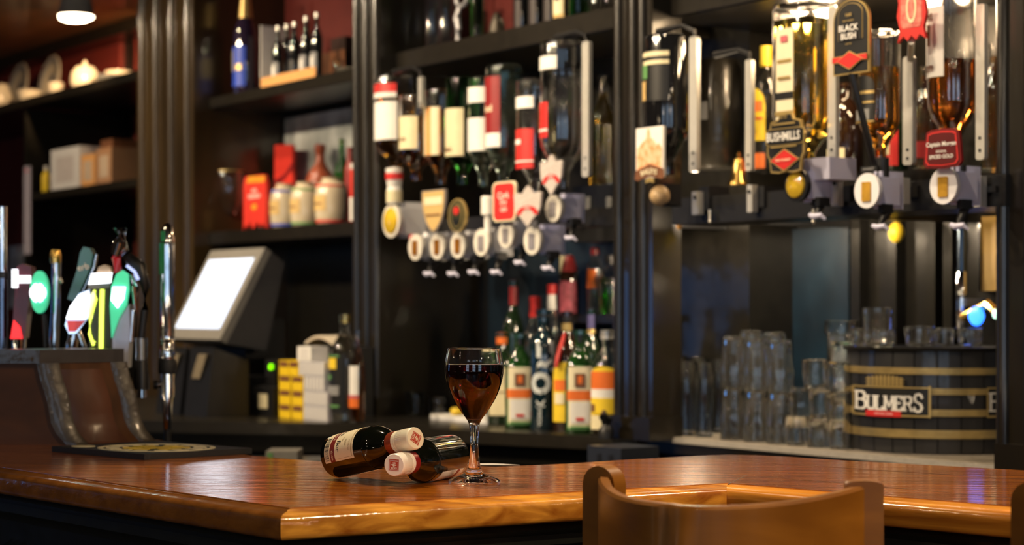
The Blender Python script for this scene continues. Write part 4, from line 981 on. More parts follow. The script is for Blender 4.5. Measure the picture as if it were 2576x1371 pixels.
# etched picture and patterned mirror at the back of the jar shelf
etch = M('etched_grey_print', (.80, .84, .82), .45, c2=(.05, .065, .065), vs=7)
lo = Loc(716, 458, .25); x1, _, z1 = lo(890, 458); o = thing('etched_picture', 'grey etched foliage picture leaning at the back of the jar shelf', 'picture', (lo.p.x, lo.p.y, Z0)); zt = .366
MB().box(0, x1, 0, .012, 0, zt).build('picture', etch, o); 
b = MB(); b.box(-.012, x1 + .012, -.003, .016, zt, zt + .012); b.box(-.012, 0, -.003, .016, 0, zt); b.box(x1, x1 + .012, -.003, .016, 0, zt); b.build('frame', black, o)
pat = M('patterned_dark_mirror', (.16, .14, .10), .25, c2=(.03, .028, .022), vs=26, coat=.6)
lo = Loc(640, 458, .25); x1 = lo(700, 458)[0]; t_l = tw(487, -.06) + .004; x1 = lo.t + x1 - t_l; lo.p = tv(t_l, .25, 0); o = thing('patterned_mirror', 'dark patterned mirror behind the goblets', 'mirror', (lo.p.x, lo.p.y, Z0)); MB().box(0, x1, 0, .012, 0, zt * .92).build('mirror_pane', pat, o)

# ------------------------------------------------------------------ till and things around it
screen = M('till_screen_light', (.6, .75, 1), .3, em=.84, emc=(.56, .70, 1.0), var=0)
scr2 = M('till_screen_text', (.5, .6, .8), .3, em=.52, emc=(.55, .66, .95), var=0)
o = thing('till', 'touch screen till with glowing pale blue display in a grey frame', 'till', tv(-1.15, -.35, CT)); T0, V0 = -1.15, -.35
w = .322; zb, zt, le = 1.232 - CT, 1.479 - CT, .135
def face(u0, u1, k0, k1, off):        # on the tilted front
    n = Vector((0, -(zt - zb), le)).normalized() * off
    P = []
    for u, k in ((u0, k0), (u1, k0), (u1, k1), (u0, k1)): P.append(Vector((w * u, le * k, zb + (zt - zb) * k)) + n)
    return P
def fslab(u0, u1, k0, k1, o0, o1): return MB().hexa(face(u0, u1, k0, k1, o0) + face(u0, u1, k0, k1, o1))
fslab(0, 1, 0, 1, -.012, .010).build('bezel', M('grey_bezel', (.20, .19, .175), .4, var=.05), o)
s_ = fslab(.06, .90, .115, .89, .009, .0108).build('screen', screen, o)
b = MB()
for k, u0, u1 in ((.80, .5, .62), (.62, .30, .75), (.60, .35, .6), (.47, .22, .70), (.44, .2, .5), (.34, .15, .6)): b.hexa(face(u0, u1, k, k + .02, .0109) + face(u0, u1, k, k + .02, .0112))
b.build('screen_lines', scr2, s_)
b = MB(); P = face(0, 1, 0, 1, -.012); Q = [p + Vector((0, .10, 0)) for p in P]; Q[0].z += .0; Q[1].z += .0
b.hexa([P[0], P[1], Q[1] + Vector((0, .02, -.02)), Q[0] + Vector((0, .02, -.02)), P[3], P[2], Q[2] + Vector((0, -.06, -.03)), Q[3] + Vector((0, -.06, -.03))]); b.build('housing', M('dark_grey_housing', (.028, .028, .032), .45), o)
MB().box(.06, w - .06, .10, .22, 0, zb + .06).build('stand', blackplain, o)
b = MB().box(-.06, w + .02, .02, .34, 0, .10); b.build('cash_drawer', blackplain, o)
MB().plate([(.03, .03), (.10, .03), (.10, .08), (.03, .08)], .012, .02).build('drawer_plate', greyp, o)
for i, (px0, px1, y0, y1, lb) in enumerate(((392, 452, 872, 960, 'black receipt printer with beige side slot, nearest the chrome font'), (462, 520, 872, 960, 'black receipt printer with beige side slot, below the screen frame'))):
    lo = Loc(px0, 900, -.46); x1, _, _ = lo(px1, 900); o = thing('receipt_printer', lb, 'printer', (lo.p.x, lo.p.y, CT)); hh = lo(px0, y0)[2] + lo.z - CT
    MB().hexa([(0, 0, 0), (x1, 0, 0), (x1, .12, 0), (0, .12, 0), (0, .02, hh), (x1, .02, hh * 1.0), (x1, .12, hh * .8), (0, .12, hh * .8)]).build('case', blackplain, o)
    MB().plate([(x1 * .25, hh * .55), (x1 * .6, hh * .55), (x1 * .9, hh * .9), (x1 * .55, hh * .9)], .006, .02).build('slot', M('beige_plastic', (.22, .18, .12), .5), o)
lo = Loc(636, 1050, -.30); x1, _, _ = lo(688, 1050); o = thing('card_printer', 'black desk printer with pale label and green power light', 'printer', (lo.p.x, lo.p.y, CT))
hh = pw(636, 955, -.30).z - CT
MB().hexa([(0, 0, 0), (x1, 0, 0), (x1, .14, 0), (0, .14, 0), (0, .0, hh * .8), (x1, .0, hh * .8), (x1, .14, hh), (0, .14, hh)]).build('case', blackplain, o)
MB().box(x1 * .30, x1 * .72, -.002, 0, hh * .22, hh * .62).build('pale_label', cream, o)
q = lo(686, 923, -.28); qz = pw(686, 923, -.28).z - CT
MB().box(q[0] - .04, q[0] + .012, .02, .12, hh * .8, qz + .02).build('upper_case', blackplain, o)
MB().lathe([(0, -.006), (.0075, -.002), (.0075, .004), (0, .004)][::-1], 14, ax='y', o=(q[0], .016, qz)).build('power_light', M('green_power_light', (.2, 1, .0), .4, em=1.4, emc=(.25, 1, .0), var=0), o)
# cigarette packets in a block: yellow faces and grey sides
pky = M('yellow_packet', (.80, .55, .02), .4, var=.05); pkg = M('pale_grey_packet', (.50, .49, .52), .4, var=.06)
VP = -.29; p0 = Loc(702, 1057, VP); t_at = lambda px: tw(px, VP)
rowh = .0365
def packet(px0, px1, row, mat, label, face_print=None, grp=None, dz=0):
    t0, t1 = t_at(px0), t_at(px1); z = CT + row * (rowh + .0006) + dz
    o = thing('cigarette_packet', label, 'packet', tv(t0 + .0004, VP, z), WR, grp)
    MB().box(0, t1 - t0 - .0008, 0, .05, 0, rowh).build('packet', mat, o)
    if face_print: MB().box((t1 - t0) * .08, (t1 - t0) * .92, -.001, 0, rowh * .55, rowh * .92).build('printed_panel', face_print, o)
    else: MB().box((t1 - t0) * .2, (t1 - t0) * .8, -.0006, 0, rowh * .1, rowh * .9).build('printed_panel', paper, o)
rn = ('lowest', 'second', 'third', 'top'); cn = ('first', 'second', 'third', 'fourth', 'fifth', 'sixth')
for r in range(4):
    for c, (a, b_) in enumerate(((702, 731), (734, 762))):
        if r == 3: a, b_ = ((702, 726), (727, 750))[c]
        packet(a, b_, r, pky, 'yellow cigarette packet, %s of two in the %s row of its stack' % (('left', 'right')[c], rn[r]), brownp, 'yellow packets stacked by the till')
    n = 6; x0 = 764 if r < 3 else 752; x1 = 824 if r < 2 else 816
    for c in range(n):
        a = x0 + (x1 - x0) * c / n; packet(a, a + (x1 - x0) / n - .6, r, pkg, 'grey side of a cigarette packet, %s from the yellow ones in the %s row' % (cn[c], rn[r]), None, 'grey packets stacked by the till')
packet(748, 782, 4, white, 'single white packet lying on top of the grey packets', None, None)
o, w, d, h = vbox('black upright box with white curled paper behind the packets', 'paper_dispenser', 'dispenser', 800, 838, -.20, -.08, CT, 176, blackplain)
MB().box(0, w, 0, d, 0, h).build('case', blackplain, o)
b = MB(); P = [(-w * .9 + w * 1.9 * k / 10, h + .012 + .018 * sin(pi * k / 10)) for k in range(11)]; b.plate(P + [(x, z - .008) for x, z in P[::-1]], .0, .07); b.build('curled_paper', M('cream_receipt_paper', (.55, .48, .38), .6), o)
bottle('clear bottle with black and yellow label beside the packets', 868, 76, 268, -.24, z=CT, prof='squat', liq=M('pale_cider', (.9, .85, .6), 0, t=1, ior=1.35, var=0), lvl=.80, caps=[(brass, .92, 1, 1.1)], labels=[((blackL, yellow, greenp, greyp), .08, .64, 62, 0, dict(bands=((1, .2, .7, .74, .92), (2, .1, .8, .94, .97), (2, .2, .5, .56, .64), (3, .2, .8, .30, .46), (2, .1, .8, .10, .14))))])
bottle('slim rose bottle with white and orange label at the foot of the pilaster', 900, 40, 232, -.25, z=CT, prof='tall', liq=rose, lvl=.9, labels=[((white, orange, pink), .17, .62, 64, 0, dict(bands=((1, 0, 1, .0, .22), (2, 0, 1, .22, .30))))])

# ------------------------------------------------------------------ bottles and bits on the counter of the middle bay
for px, w, h, lb in ((1045, 52, 62, 'larger dark glass tumbler on the counter left of the wine glass'), (1100, 46, 54, 'smaller dark glass tumbler on the counter left of the wine glass')):
    tumbler(lb, px, w, h, .02, CT, taper=.8, m_=M('smoky_glass', (.55, .55, .55), .02, t=1, ior=1.48, var=0), prof=[(.78, 0), (.9, .1), (.95, .5), (1, 1)])
lo = Loc(1075, 1072, -.02); o = thing('white_tray', 'low white tray on the counter behind the wine glass', 'tray', (lo.p.x, lo.p.y, CT)); x1, _, _ = lo(1222, 1072)
b = MB().slab(round_rect(0, x1, 0, .12, .02), 0, .008); b.build('tray', plastic, o)
b = MB().slab(round_rect(0, x1, 0, .12, .02), .008, .012); b.build('rim', white, o)
lo = Loc(1150, 1060, .02); o = thing('lemon_wedge', 'small yellow lemon piece on the white tray', 'lemon', (lo.p.x, lo.p.y, CT + .012)); MB().lathe([(0, 0), (.014, .002), (.018, .010), (.014, .018), (0, .020)], 18).build('lemon', yellow, o)
bottle('dark whiskey bottle with long cream label just behind the wine glass', 1262, 76, 228, .02, z=CT, prof='square', glass=darkG, caps=[(orange, .88, 1, 1.05)], labels=[((cream, brownp), .10, .62, 52, 0, dict(bands=((1, .2, .8, .48, .50),)))], face=True)
HL = 'green squat bottles with arched white labels'
for px, h, v, lb in ((1308, 236, -.035, 'green squat bottle with arched white label, just right of the wine glass'), (1459, 258, -.03, 'green squat bottle with arched white label beside the yellow labelled bottle')):
    o = bottle(lb, px, 76, h, v, z=CT, prof='squat', glass=M('deep_green_bottle_glass', (.010, .045, .008), .05, coat=1, cr=.03), caps=[(blackplain, .88, 1, 1.06)], group=HL, face=True, p=3.2,
       labels=[((greenp, creamL, orange, white, brownp, red), .04, .66, 44, 0, dict(top=.16, bands=((1, .05, .95, .03, .985), (2, .0, 1, .46, .61), (0, .12, .88, .03, .06), (3, .14, .86, .10, .43), (0, .0, .0, 0, 0), (4, .30, .70, .66, .88), (2, .42, .58, .72, .84), (5, .35, .65, .14, .19))))])
bottle('tall burgundy capped wine bottle standing behind the green squat bottle', 1292, 56, 345, .19, z=CT, prof='round', glass=darkG, caps=[(dkred, .82, 1, 1.04)], n=24)
bottle('red capped clear bottle behind the dark lettered bottle', 1346, 62, 318, .10, z=CT, prof='round', liq=water, lvl=.8, caps=[(red, .84, 1, 1.35)], n=24)
bottle('dark blue glass bottle with tall white sideways lettering', 1368, 70, 302, -.03, z=CT, prof='slim', glass=M('blue_black_glass', (.006, .018, .026), .06, coat=1), caps=[(blackplain, .94, 1, 1.1)], face=True)
# sideways lettering wrapped on the dark bottle
dk = [o for o in bpy.data.objects if o.get('label', '').startswith('dark blue glass bottle')][0]
mB = zw(1368, -.03) / F; R = 35 * mB; b = MB()
def sfn(a0, z0):
    return lambda x, y: (R * 1.012 * sin(a0 - y / R), -R * 1.012 * cos(a0 - y / R), z0 + x)
b.text('O', 54 * mB, sfn(-.25, 118 * mB), .05); b.text('R', 40 * mB, sfn(.05, 165 * mB), .05); b.text('Z', 46 * mB, sfn(.12, 202 * mB), .05); b.text('K', 22 * mB, sfn(-.25, 68 * mB), .03); b.text('VODKA', 10 * mB, sfn(-.30, 35 * mB), .02)
b.build('lettering', M('frosted_white_print', (.62, .66, .66), .5), dk, smooth=0, fix=False)
bottle('red and white capped bottle behind the dark lettered bottle', 1388, 54, 352, .10, z=CT, prof='round', liq=water, lvl=.6, caps=[(white, .82, .93, 1.1), (red, .93, 1, 1.25)], n=24)
o = bottle('brown liqueur bottle with yellow label and red ribbon', 1426, 70, 300, -.01, z=CT, prof='squat', glass=brownG, caps=[(blackplain, .92, 1, 1.15), (goldp, .84, .90, 1.05)], face=True,
       labels=[((yellow, orange, creamL, goldp), .08, .58, 58, -12, dict(top=.25, bands=((1, .1, .9, .52, .70), (2, .15, .5, .30, .48), (3, .55, .95, .06, .40))))])
mB = zw(1424, -.01) / F; MB().tube([(-6 * mB, -17 * mB, 245 * mB), (-14 * mB, -26 * mB, 215 * mB), (-22 * mB, -38 * mB, 185 * mB), (-26 * mB, -41 * mB, 160 * mB)], [.003, .005, .006, .004], 8).build('ribbon', red, o)
bottle('clear shouldered tequila bottle with orange and yellow label by the pilaster', 1527, 84, 262, -.02, z=CT, prof='squat', liq=gold, lvl=.55, caps=[(steel, .92, 1, 1.1)], face=True,
       labels=[((yellow, orange, white, brownp, cream), .06, .66, 52, -14, dict(top=.15, bands=((4, .0, 1, .0, .22), (1, .05, .95, .64, .92), (2, .05, .95, .50, .64), (0, .1, .9, .25, .50), (3, .08, .24, .28, .40))))])
bottle('dark blue necked bottle between the yellow label and the tequila', 1487, 50, 300, .085, z=CT, prof='round', glass=darkG, caps=[(goldp, .80, .83, 1.1), (M('violet_cap', (.10, .09, .22), .3), .84, 1, 1.05)], n=24)
# riser with a second tier
ZR = 1.304
lo = Loc(1415, 900, .17); x1, _, _ = lo(1575, 900); o = thing('riser', 'dark raised step carrying the upper tier of bottles', 'riser', (lo.p.x, lo.p.y, CT)); MB().box(0, x1, 0, .095, ZR - CT - .02, ZR - CT).build('board', shelfm, o); MB().box(.0, .02, .02, .09, 0, ZR - CT - .02).build('leg', shelfm, o); MB().box(x1 - .02, x1, .02, .09, 0, ZR - CT - .02).build('leg', shelfm, o)
bottle('dark sauce like bottle with burgundy cap and pink label on the raised step', 1432, 52, 150, .21, z=ZR, prof='squat', glass=brownG, caps=[(dkred, .72, 1, 1.1)], labels=[((M('pink_label', (.50, .10, .14), .5, c2=(.12, .02, .03), vs=60),), .02, .56, 55, -10)], face=True)
bottle('slim clear bottle with orange label on the raised step', 1497, 40, 168, .215, z=ZR, prof='slim', liq=water, lvl=.7, caps=[(dkred, .90, 1, 1.1)], labels=[((orange,), .40, .68, 60, 0)], n=20)
bottle('short bottle of bright green liqueur with black cap on the raised step', 1535, 56, 150, .205, z=ZR, prof='tall', liq=greenL, lvl=.62, caps=[(blackplain, .86, 1, 1.4)], n=24)
lo = Loc(1412, 792, .262); x1, _, _ = lo(1486, 792); o = thing('tan_card', 'plain tan card standing behind the bottles on the raised step', 'card', (lo.p.x, lo.p.y, ZR)); MB().box(0, x1, -.004, 0, 0, pw(1440, 632, .262).z - ZR).build('card', cream, o); MB().box(x1 * .05, x1 * .95, -.005, -.004, .004, .01).build('fold', tan, o)
p = pw(1532, 810, .05); 
# items hanging or standing below the counter
lo = Loc(668, 1156, -.1); x1, _, _ = lo(748, 1156); 
Zc = 3.95; pc = at(668, 1158, Zc); o = thing('white_box', 'white box with a green mark standing on a low stand under the back counter', 'box', (pc.x, pc.y, pc.z), 0); wd = 80 * Zc / F
MB().box(0, wd, 0, .10, 0, 22 * Zc / F).build('box_body', M('dull_white_card', (.22, .21, .19), .6), o); MB().box(wd * .06, wd * .22, -.001, 0, .006, .016).build('green_mark', greenp, o)
sh = thing('under_shelf', 'small dark stand in front of the back counter carrying the white box', 'shelf', (pc.x - .05, pc.y - .02, pc.z), 0); MB().box(0, .2, 0, .14, -.02, 0).build('board', black, sh); MB().box(.0, .02, .0, .14, -pc.z, -.02).build('leg', black, sh); MB().box(.18, .2, .0, .14, -pc.z, -.02).build('leg', black, sh)
pc = onz(1208, 1171, BAR + .0004); bb = thing('paper_sheet', 'white paper sheet lying at the rear edge of the bar behind the glass', 'paper', (pc.x, pc.y, BAR + .0002), 0)
MB().slab([(-.02, .008), (.055, .006), (.02, .03), (-.03, .03)], 0, .0006).build('sheet', paper, bb)
lo = Loc(1478, 1160, -.24); x1, _, _ = lo(1562, 1160); o = thing('metal_bin', 'blue grey metal bin with two slots below the counter front', 'bin', (lo.p.x, lo.p.y, 0)); hz = pw(1478, 1120, -.24).z
MB().box(0, x1, 0, .10, 0, hz).build('bin_body', M('blue_grey_metal', (.03, .034, .045), .35, m=.3), o)
for u in (.3, .65): MB().box(x1 * u, x1 * u + .012, -.002, 0, hz - .04, hz - .015).build('slot', blackplain, o)
p = pw(1525, 1085, -.10); o = thing('bottle_opener', 'black lever opener fixed at the counter edge below the tequila', 'opener', (p.x, p.y, CT)); MB().lathe([(0, 0), (.016, 0), (.016, .02), (.009, .03), (.014, .045), (0, .055)], 18).build('opener_body', blackplain, o); MB().tube([(0, 0, .045), (.03, -.03, .06), (.05, -.05, .05)], [.006, .005, .008], 10).build('lever', blackplain, o)

# ------------------------------------------------------------------ top shelf of the middle bay
ZT = 1.992
for px, w, h, v, lb in ((1040, 44, 190, .10, 'first'), (1087, 42, 190, .09, 'second'), (1122, 40, 190, .09, 'third')):
    tumbler('%s tall clear vase glass from the left on the top shelf' % lb, px, w, h, v, ZT, taper=.9, name='tall_glass', group='tall glasses on the top shelf')
o = thing('key_ornament', 'pale twisted key shaped ornament standing on the top shelf', 'ornament', (pw(1152, 80, .06).x, pw(1152, 80, .06).y, ZT)); mK = zw(1152, .06) / F
b = MB()
b.tube([(0, 0, 0), (.004, 0, 40 * mK), (-.003, 0, 70 * mK), (.006, 0, 100 * mK)], [.010, .008, .010, .007], 10); b.build('shaft', M('pale_metal', (.42, .42, .44), .35, m=.5), o)
b = MB(); b.tube([(.018 + 24 * mK * cos(2 * pi * k / 20), 0, 118 * mK + 20 * mK * sin(2 * pi * k / 20)) for k in range(21)], .006, 8); b.build('ring', MATS['pale_metal'], o)
bottle('dark green bottle in front of the red wall on the top shelf', 1200, 34, 260, .10, z=ZT, prof='slim', glass=greenG, n=18)
p = pw(1250, 70, .08); o = thing('jug', 'small dark pewter jug in front of the red wall', 'jug', (p.x, p.y, ZT)); mK = p.y / F
MB().lathe([(0, 0), (34 * mK, 0), (36 * mK, 6 * mK), (22 * mK, 18 * mK), (18 * mK, 40 * mK), (12 * mK, 58 * mK), (6 * mK, 68 * mK), (0, 70 * mK)], 24).build('jug_body', M('dark_pewter', (.05, .042, .03), .4, m=.5), o); MB().tube([(16 * mK, 0, 20 * mK), (30 * mK, 0, 34 * mK), (16 * mK, 0, 50 * mK)], .003, 8).build('handle', MATS['dark_pewter'], o)
for px, lb in ((1312, 'left'), (1350, 'middle'), (1386, 'right')): bottle('%s one of three dim dark bottles on the top shelf' % lb, px, 36, 240, .12, z=ZT, prof='round', glass=blackG, labels=[((M('very_dark_label', (.04, .03, .03), .5),), .1, .4, 50, 0)], n=18)
bottle('bottle with pale label and tan edge on the top shelf', 1416, 46, 240, .08, z=ZT, prof='square', glass=blackG, labels=[((tan, cream, blackL), .08, .42, 60, 0, dict(bands=((1, .3, .95, .1, .95), (2, .5, .75, .5, .8))))], n=20)
bottle('green glass bottle near the right end of the top shelf', 1456, 52, 230, .08, z=ZT, prof='round', glass=greenG, n=24)
for px, lb in ((1500, 'left'), (1535, 'right')): tumbler('%s clear tumbler beside the green bottle on the top shelf' % lb, px, 32, 80, .06, ZT, name='tall_glass')

bright_glass = M('brightened_clear_glass', (1, .99, .96), .035, t=.992, ior=1.48, var=0)  # white diffuse share mixed in so the glasses look brighter
cool_glass = M('cool_clear_glass', (.97, .99, 1), .035, t=1, ior=1.48, var=0)  # fully clear glass with a faint blue tint
# ------------------------------------------------------------------ glasses and cask on the counter of the right bay
lo = Loc(1602, 1098, -.004); x1, _, _ = lo(2520, 1098); o = thing('glass_mat', 'pale ribbed mat under the glasses on the back counter', 'mat', (lo.p.x, lo.p.y, CT), WR)
MB().box(0, x1, 0, .36, .0003, .006).build('mat', M('pale_ribbed_mat', (.34, .30, .25), .35, c2=(.20, .17, .13), vs=120, bump=.5, bs=160, coat=.4), o)
MB().box(0, x1, -.003, 0, -.006, .005).build('front_lip', M('grey_lip', (.36, .33, .29), .3, bump=.5, bs=120), o)
ZG = CT + .0062
hb = [(.92, 0), (.93, .02), (.97, .5), (1, 1)]
ordn = ('first', 'second', 'third', 'fourth', 'fifth', 'sixth', 'seventh')
for i, (px, v) in enumerate(((1684, .05), (1727, .05), (1771, .05), (1706, .16), (1756, .16), (1806, .16))):
    tumbler('straight highball glass, %s' % ('leftmost at the front', 'second at the front', 'third at the front', 'leftmost at the back', 'second at the back', 'last at the back')[i] + ' beside the pilaster', px, 48, 186, v, ZG, prof=hb, base=.05, m_=cool_glass, name='highball_glass', group='highball glasses on the back counter')
pint = [(.72, 0), (.74, .02), (.86, .45), (1.0, .62), (.92, .78), (.96, 1)]
for i, (px, v) in enumerate(((1846, .05), (1905, .05), (1963, .05), (1890, .20), (1948, .20))):
    a = ('left', 'middle', 'right', 'rear left', 'rear right')[i]
    tumbler('bulged beer glass at the foot of the %s stack' % a, px, 73, 132, v, ZG, prof=pint, inv=True, base=.06, m_=bright_glass, name='beer_glass', group='stacked beer glasses')
    tumbler('bulged beer glass on top of the %s stack' % a, px, 73, 132, v, ZG + 128 * zw(px, v) / F, prof=pint, inv=True, base=.06, m_=bright_glass, name='beer_glass', group='stacked beer glasses')
lowt = [(.80, 0), (.82, .03), (.95, .5), (1, 1)]
for i, (px, v, lv) in enumerate(((2003, .04, 0), (2062, .04, 0), (2112, .04, 0), (2040, .14, 0), (2098, .14, 0), (2014, .05, 1), (2064, .05, 1), (2112, .05, 1), (2050, .05, 2), (2112, .05, 2))):
    h = 72; z = ZG + lv * (h + 1) * zw(px, v) / F
    tumbler('short tumbler, %s layer of the stack by the cask, %s' % (('lowest', 'middle', 'top')[lv], ('first at the front', 'second at the front', 'third at the front', 'first behind', 'second behind', 'first on the left', 'second from the left', 'third from the left', 'left of the pair', 'right of the pair')[i]), px, 62 if lv < 2 else 66, h, v, z, prof=lowt, base=.10, inv=(i % 2 == 1), m_=bright_glass, name='short_tumbler', group='short tumblers by the cask')
tumbler('tall conical glass rising behind the short tumblers left of the cask', 2117, 84, 230, .20, ZG + .06, prof=[(.7, 0), (.72, .02), (.9, .85), (1, .86), (1, 1)], base=.04, name='tall_glass')
# cask
cpx = 2362; pc = at(cpx, 1150, 3.60); RC = .181; HC = 1.2375 - CT
pc.z = CT + .0062
cask = thing('cask', 'black wooden cask with brass hoops and cider badge at the end of the counter', 'cask', pc, 0)
stv = M('black_stained_staves', (.018, .018, .020), .42, coat=.25, bump=.3, bs=30, stretch=(1, 1, .15), var=.3)
b = MB(); prof = [(0, 0), (RC * .985, 0), (RC * .995, .01), (RC, HC * .5), (RC * .985, HC), (RC * .96, HC), (RC * .96, HC - .012), (0, HC - .012)]
N = 26
for k in range(N):     # separate staves
    a0 = 2 * pi * k / N + .006; a1 = 2 * pi * (k + 1) / N - .006; rr = []
    for j in range(4):
        a = a0 + (a1 - a0) * j / 3; rr.append(b.pts([(r * sin(a), -r * cos(a), z) for r, z in prof[1:5]] + [(RC * .93 * sin(a), -RC * .93 * cos(a), HC), (RC * .93 * sin(a), -RC * .93 * cos(a), 0)]))
    for i, j in zip(rr, rr[1:]):
        for q in range(6): b.q(i + q, j + q, j + (q + 1) % 6, i + (q + 1) % 6)
    b.q(*[rr[0] + q for q in range(6)]); b.q(*[rr[-1] + q for q in range(6)][::-1])
b.lathe([(0, .0), (RC * .94, 0), (RC * .94, HC - .004), (0, HC - .004)], 40)
b.build('staves', stv, cask, smooth=30)
hoop = M('worn_brass_hoop', (.55, .40, .16), .38, m=.75, bump=.25, bs=60, var=.25)
sC = F / (pc.y - RC)
def zy(y): return EYE - (y - HY) / sC - pc.z
for y0, y1 in ((926, 943), (978, 994), (1031, 1048), (1083, 1104)):
    MB().lathe([(RC * .99, zy(y1)), (RC * 1.012, zy(y1)), (RC * 1.012, zy(y0)), (RC * .99, zy(y0))], 64).build('hoop', hoop, cask)
MB().lathe([(RC * .97, HC - .006), (RC * 1.02, HC - .006), (RC * 1.025, HC + .001), (RC * .97, HC + .001)], 64).build('top_rim', black, cask)
def ca(px):      # angle on the cask that shows at photo column px
    s = sC
    X = (px - CX) / F; # solve ray / circle
    cx_, cy_ = pc.x, pc.y; A = X * X + 1; B = -2 * (X * cx_ + cy_); C = cx_ ** 2 + cy_ ** 2 - (RC * 1.012) ** 2
    D = max(0, B * B - 4 * A * C); Zr = (-B - sqrt(D)) / (2 * A); return atan2(X * Zr - cx_, -(Zr - cy_))
def cplate(b, px0, px1, y0, y1, r, th=.0012): b.sector(r, zy(y1), zy(y0), ca(px0), ca(px1), th, 24)
for (a_, b_, tx) in ((2148, 2342, 1), (2482, 2676, 0)):
    b = MB(); cplate(b, a_, b_, 976, 1049, RC * 1.014); bo = b.build('badge', blackL, cask, smooth=60)
    g = MB(); 
    for x0, x1, y0, y1 in ((b_ - 6, b_, 972, 1052), (a_, b_, 1046, 1051), (a_, b_, 975, 979), (a_, a_ + 3, 976, 1049)): cplate(g, x0, x1, y0, y1, RC * 1.020)
    if tx:
        for k in range(9):    # little hooped keg emblem above the word
            x = 2184 + k * 10; g.sector(RC * 1.022, zy(977), zy(952 - 6 * sin(pi * (k + .5) / 9)), ca(x), ca(x + 7), .001, 2)
        for y in (955, 963, 971): cplate(g, 2181, 2276, y, y + 3, RC * 1.026)
    g.build('gold_edging', goldp, bo, smooth=60)
    t = MB(); rT = RC * 1.024
    # capital-and-small-capitals word made of slab serif strokes
    GL = {'B': [((0, 0), (0, 1)), ((0, 1), (.42, 1), (.58, .90), (.58, .64), (.42, .54), (0, .54)), ((.42, .54), (.64, .44), (.64, .12), (.44, 0), (0, 0))],
          'U': [((0, 1), (0, .22), (.14, .02), (.42, .02), (.56, .22), (.56, 1))], 'L': [((0, 1), (0, 0), (.50, 0), (.50, .18))],
          'M': [((0, 0), (.04, 1), (.36, .25), (.68, 1), (.72, 0))], 'E': [((0, 0), (0, 1), (.50, 1), (.50, .84)), ((0, .52), (.38, .52)), ((0, 0), (.54, 0), (.54, .18))],
          'R': [((0, 0), (0, 1), (.44, 1), (.58, .88), (.58, .64), (.44, .50), (0, .50)), ((.32, .50), (.64, 0))],
          'S': [((.56, .80), (.50, .94), (.34, 1), (.12, .96), (.02, .78), (.10, .60), (.48, .42), (.56, .22), (.46, .05), (.24, 0), (.06, .06), (.0, .22))]}
    SER = {'B': [(0, 1), (0, 0)], 'U': [(0, 1), (.56, 1)], 'L': [(0, 1), (0, 0)], 'M': [(.02, 1), (.70, 1), (0, 0), (.72, 0)], 'E': [(0, 1), (0, 0)], 'R': [(0, 1), (0, 0), (.66, 0)], 'S': []}
    def seg(P, Q, w_):
        P = Vector(P); Q = Vector(Q); d = (Q - P); L = d.length; d /= L; nn = Vector((-d.y, d.x)) * w_ / 2; P2 = P - d * w_ * .3; Q2 = Q + d * w_ * .3
        n = max(1, int(L / 8)); pr = None
        for k in range(n + 1):
            c = P2 + (Q2 - P2) * k / n; rr = []
            for e in (c + nn, c - nn): a = ca(e.x); rr += [(rT * sin(a), -rT * cos(a), zy(e.y))]
            i = t.pts(rr)
            if pr is not None: t.q(pr, pr + 1, i + 1, i)
            pr = i
    x = a_ + 9
    for k, ch in enumerate('BULMERS'):
        big = ch in 'BS' and k in (0, 6); h = 44 if big else 34; wd = 34 if big else 29; yb_ = 1034 if k < 6 else 1037; sw = 6.2
        for path in GL[ch]:
            for P, Q in zip(path, path[1:]): seg((x + P[0] * wd, yb_ - P[1] * h), (x + Q[0] * wd, yb_ - Q[1] * h), sw if abs(P[0] - Q[0]) < .3 else 4.6)
        for sx, sy in SER[ch]: seg((x + sx * wd - 4.5, yb_ - sy * h), (x + sx * wd + 4.5, yb_ - sy * h), 3.4)
        x += wd * max(p[0] for path in GL[ch] for p in path) + 6.0
        if not tx and k >= 2: break
    t.build('lettering', white, bo, smooth=0, fix=False)
    if tx:
        r_ = MB(); cplate(r_, 2181, 2268, 1037, 1052, RC * 1.024); rb = r_.build('red_strip', red, bo)
        s2 = MB(); am = ca(2224); s2.text('VINTAGE CIDER', .0042, lambda x, y: (RC * 1.033 * sin(am + x / RC), -RC * 1.033 * cos(am + x / RC), zy(1044.5) + y), .02); s2.build('lettering', M('pale_red_print', (.85, .5, .5), .5), rb, smooth=0, fix=False)
# glasses standing on the cask
zc = pc.z + HC + .0012
for px, dz, w, h, pf_, lb in ((2207, -.06, 76, 98, [(.9, 0), (.92, .05), (.97, .8), (1, .84), (1, 1)], 'tall rimmed tumbler standing behind the low glass on the cask'), (2178, -.035, 70, 46, lowt, 'low tumbler at the left end of the cask top'), (2222, -.095, 62, 44, lowt, 'low tumbler in front of the tall one on the cask top'), (2312, .0, 76, 50, lowt, 'wide low tumbler in the middle of the cask top'), (2375, -.02, 56, 46, lowt, 'small low tumbler right of the wide one on the cask'), (2440, .0, 68, 45, lowt, 'low tumbler with blue glint near the right of the cask')):
    Zg = pc.y + dz; 
    o = MB(); m = Zg / F; R = w * m / 2; H = h * m
    oo = glassmesh(pf_, R, H, .0024, .12, 28, False).build('glass_tumbler', bright_glass, loc=((px - CX) * m, Zg, zc), smooth=50)
    tag(oo, lb, 'glass', 'glasses on the cask')
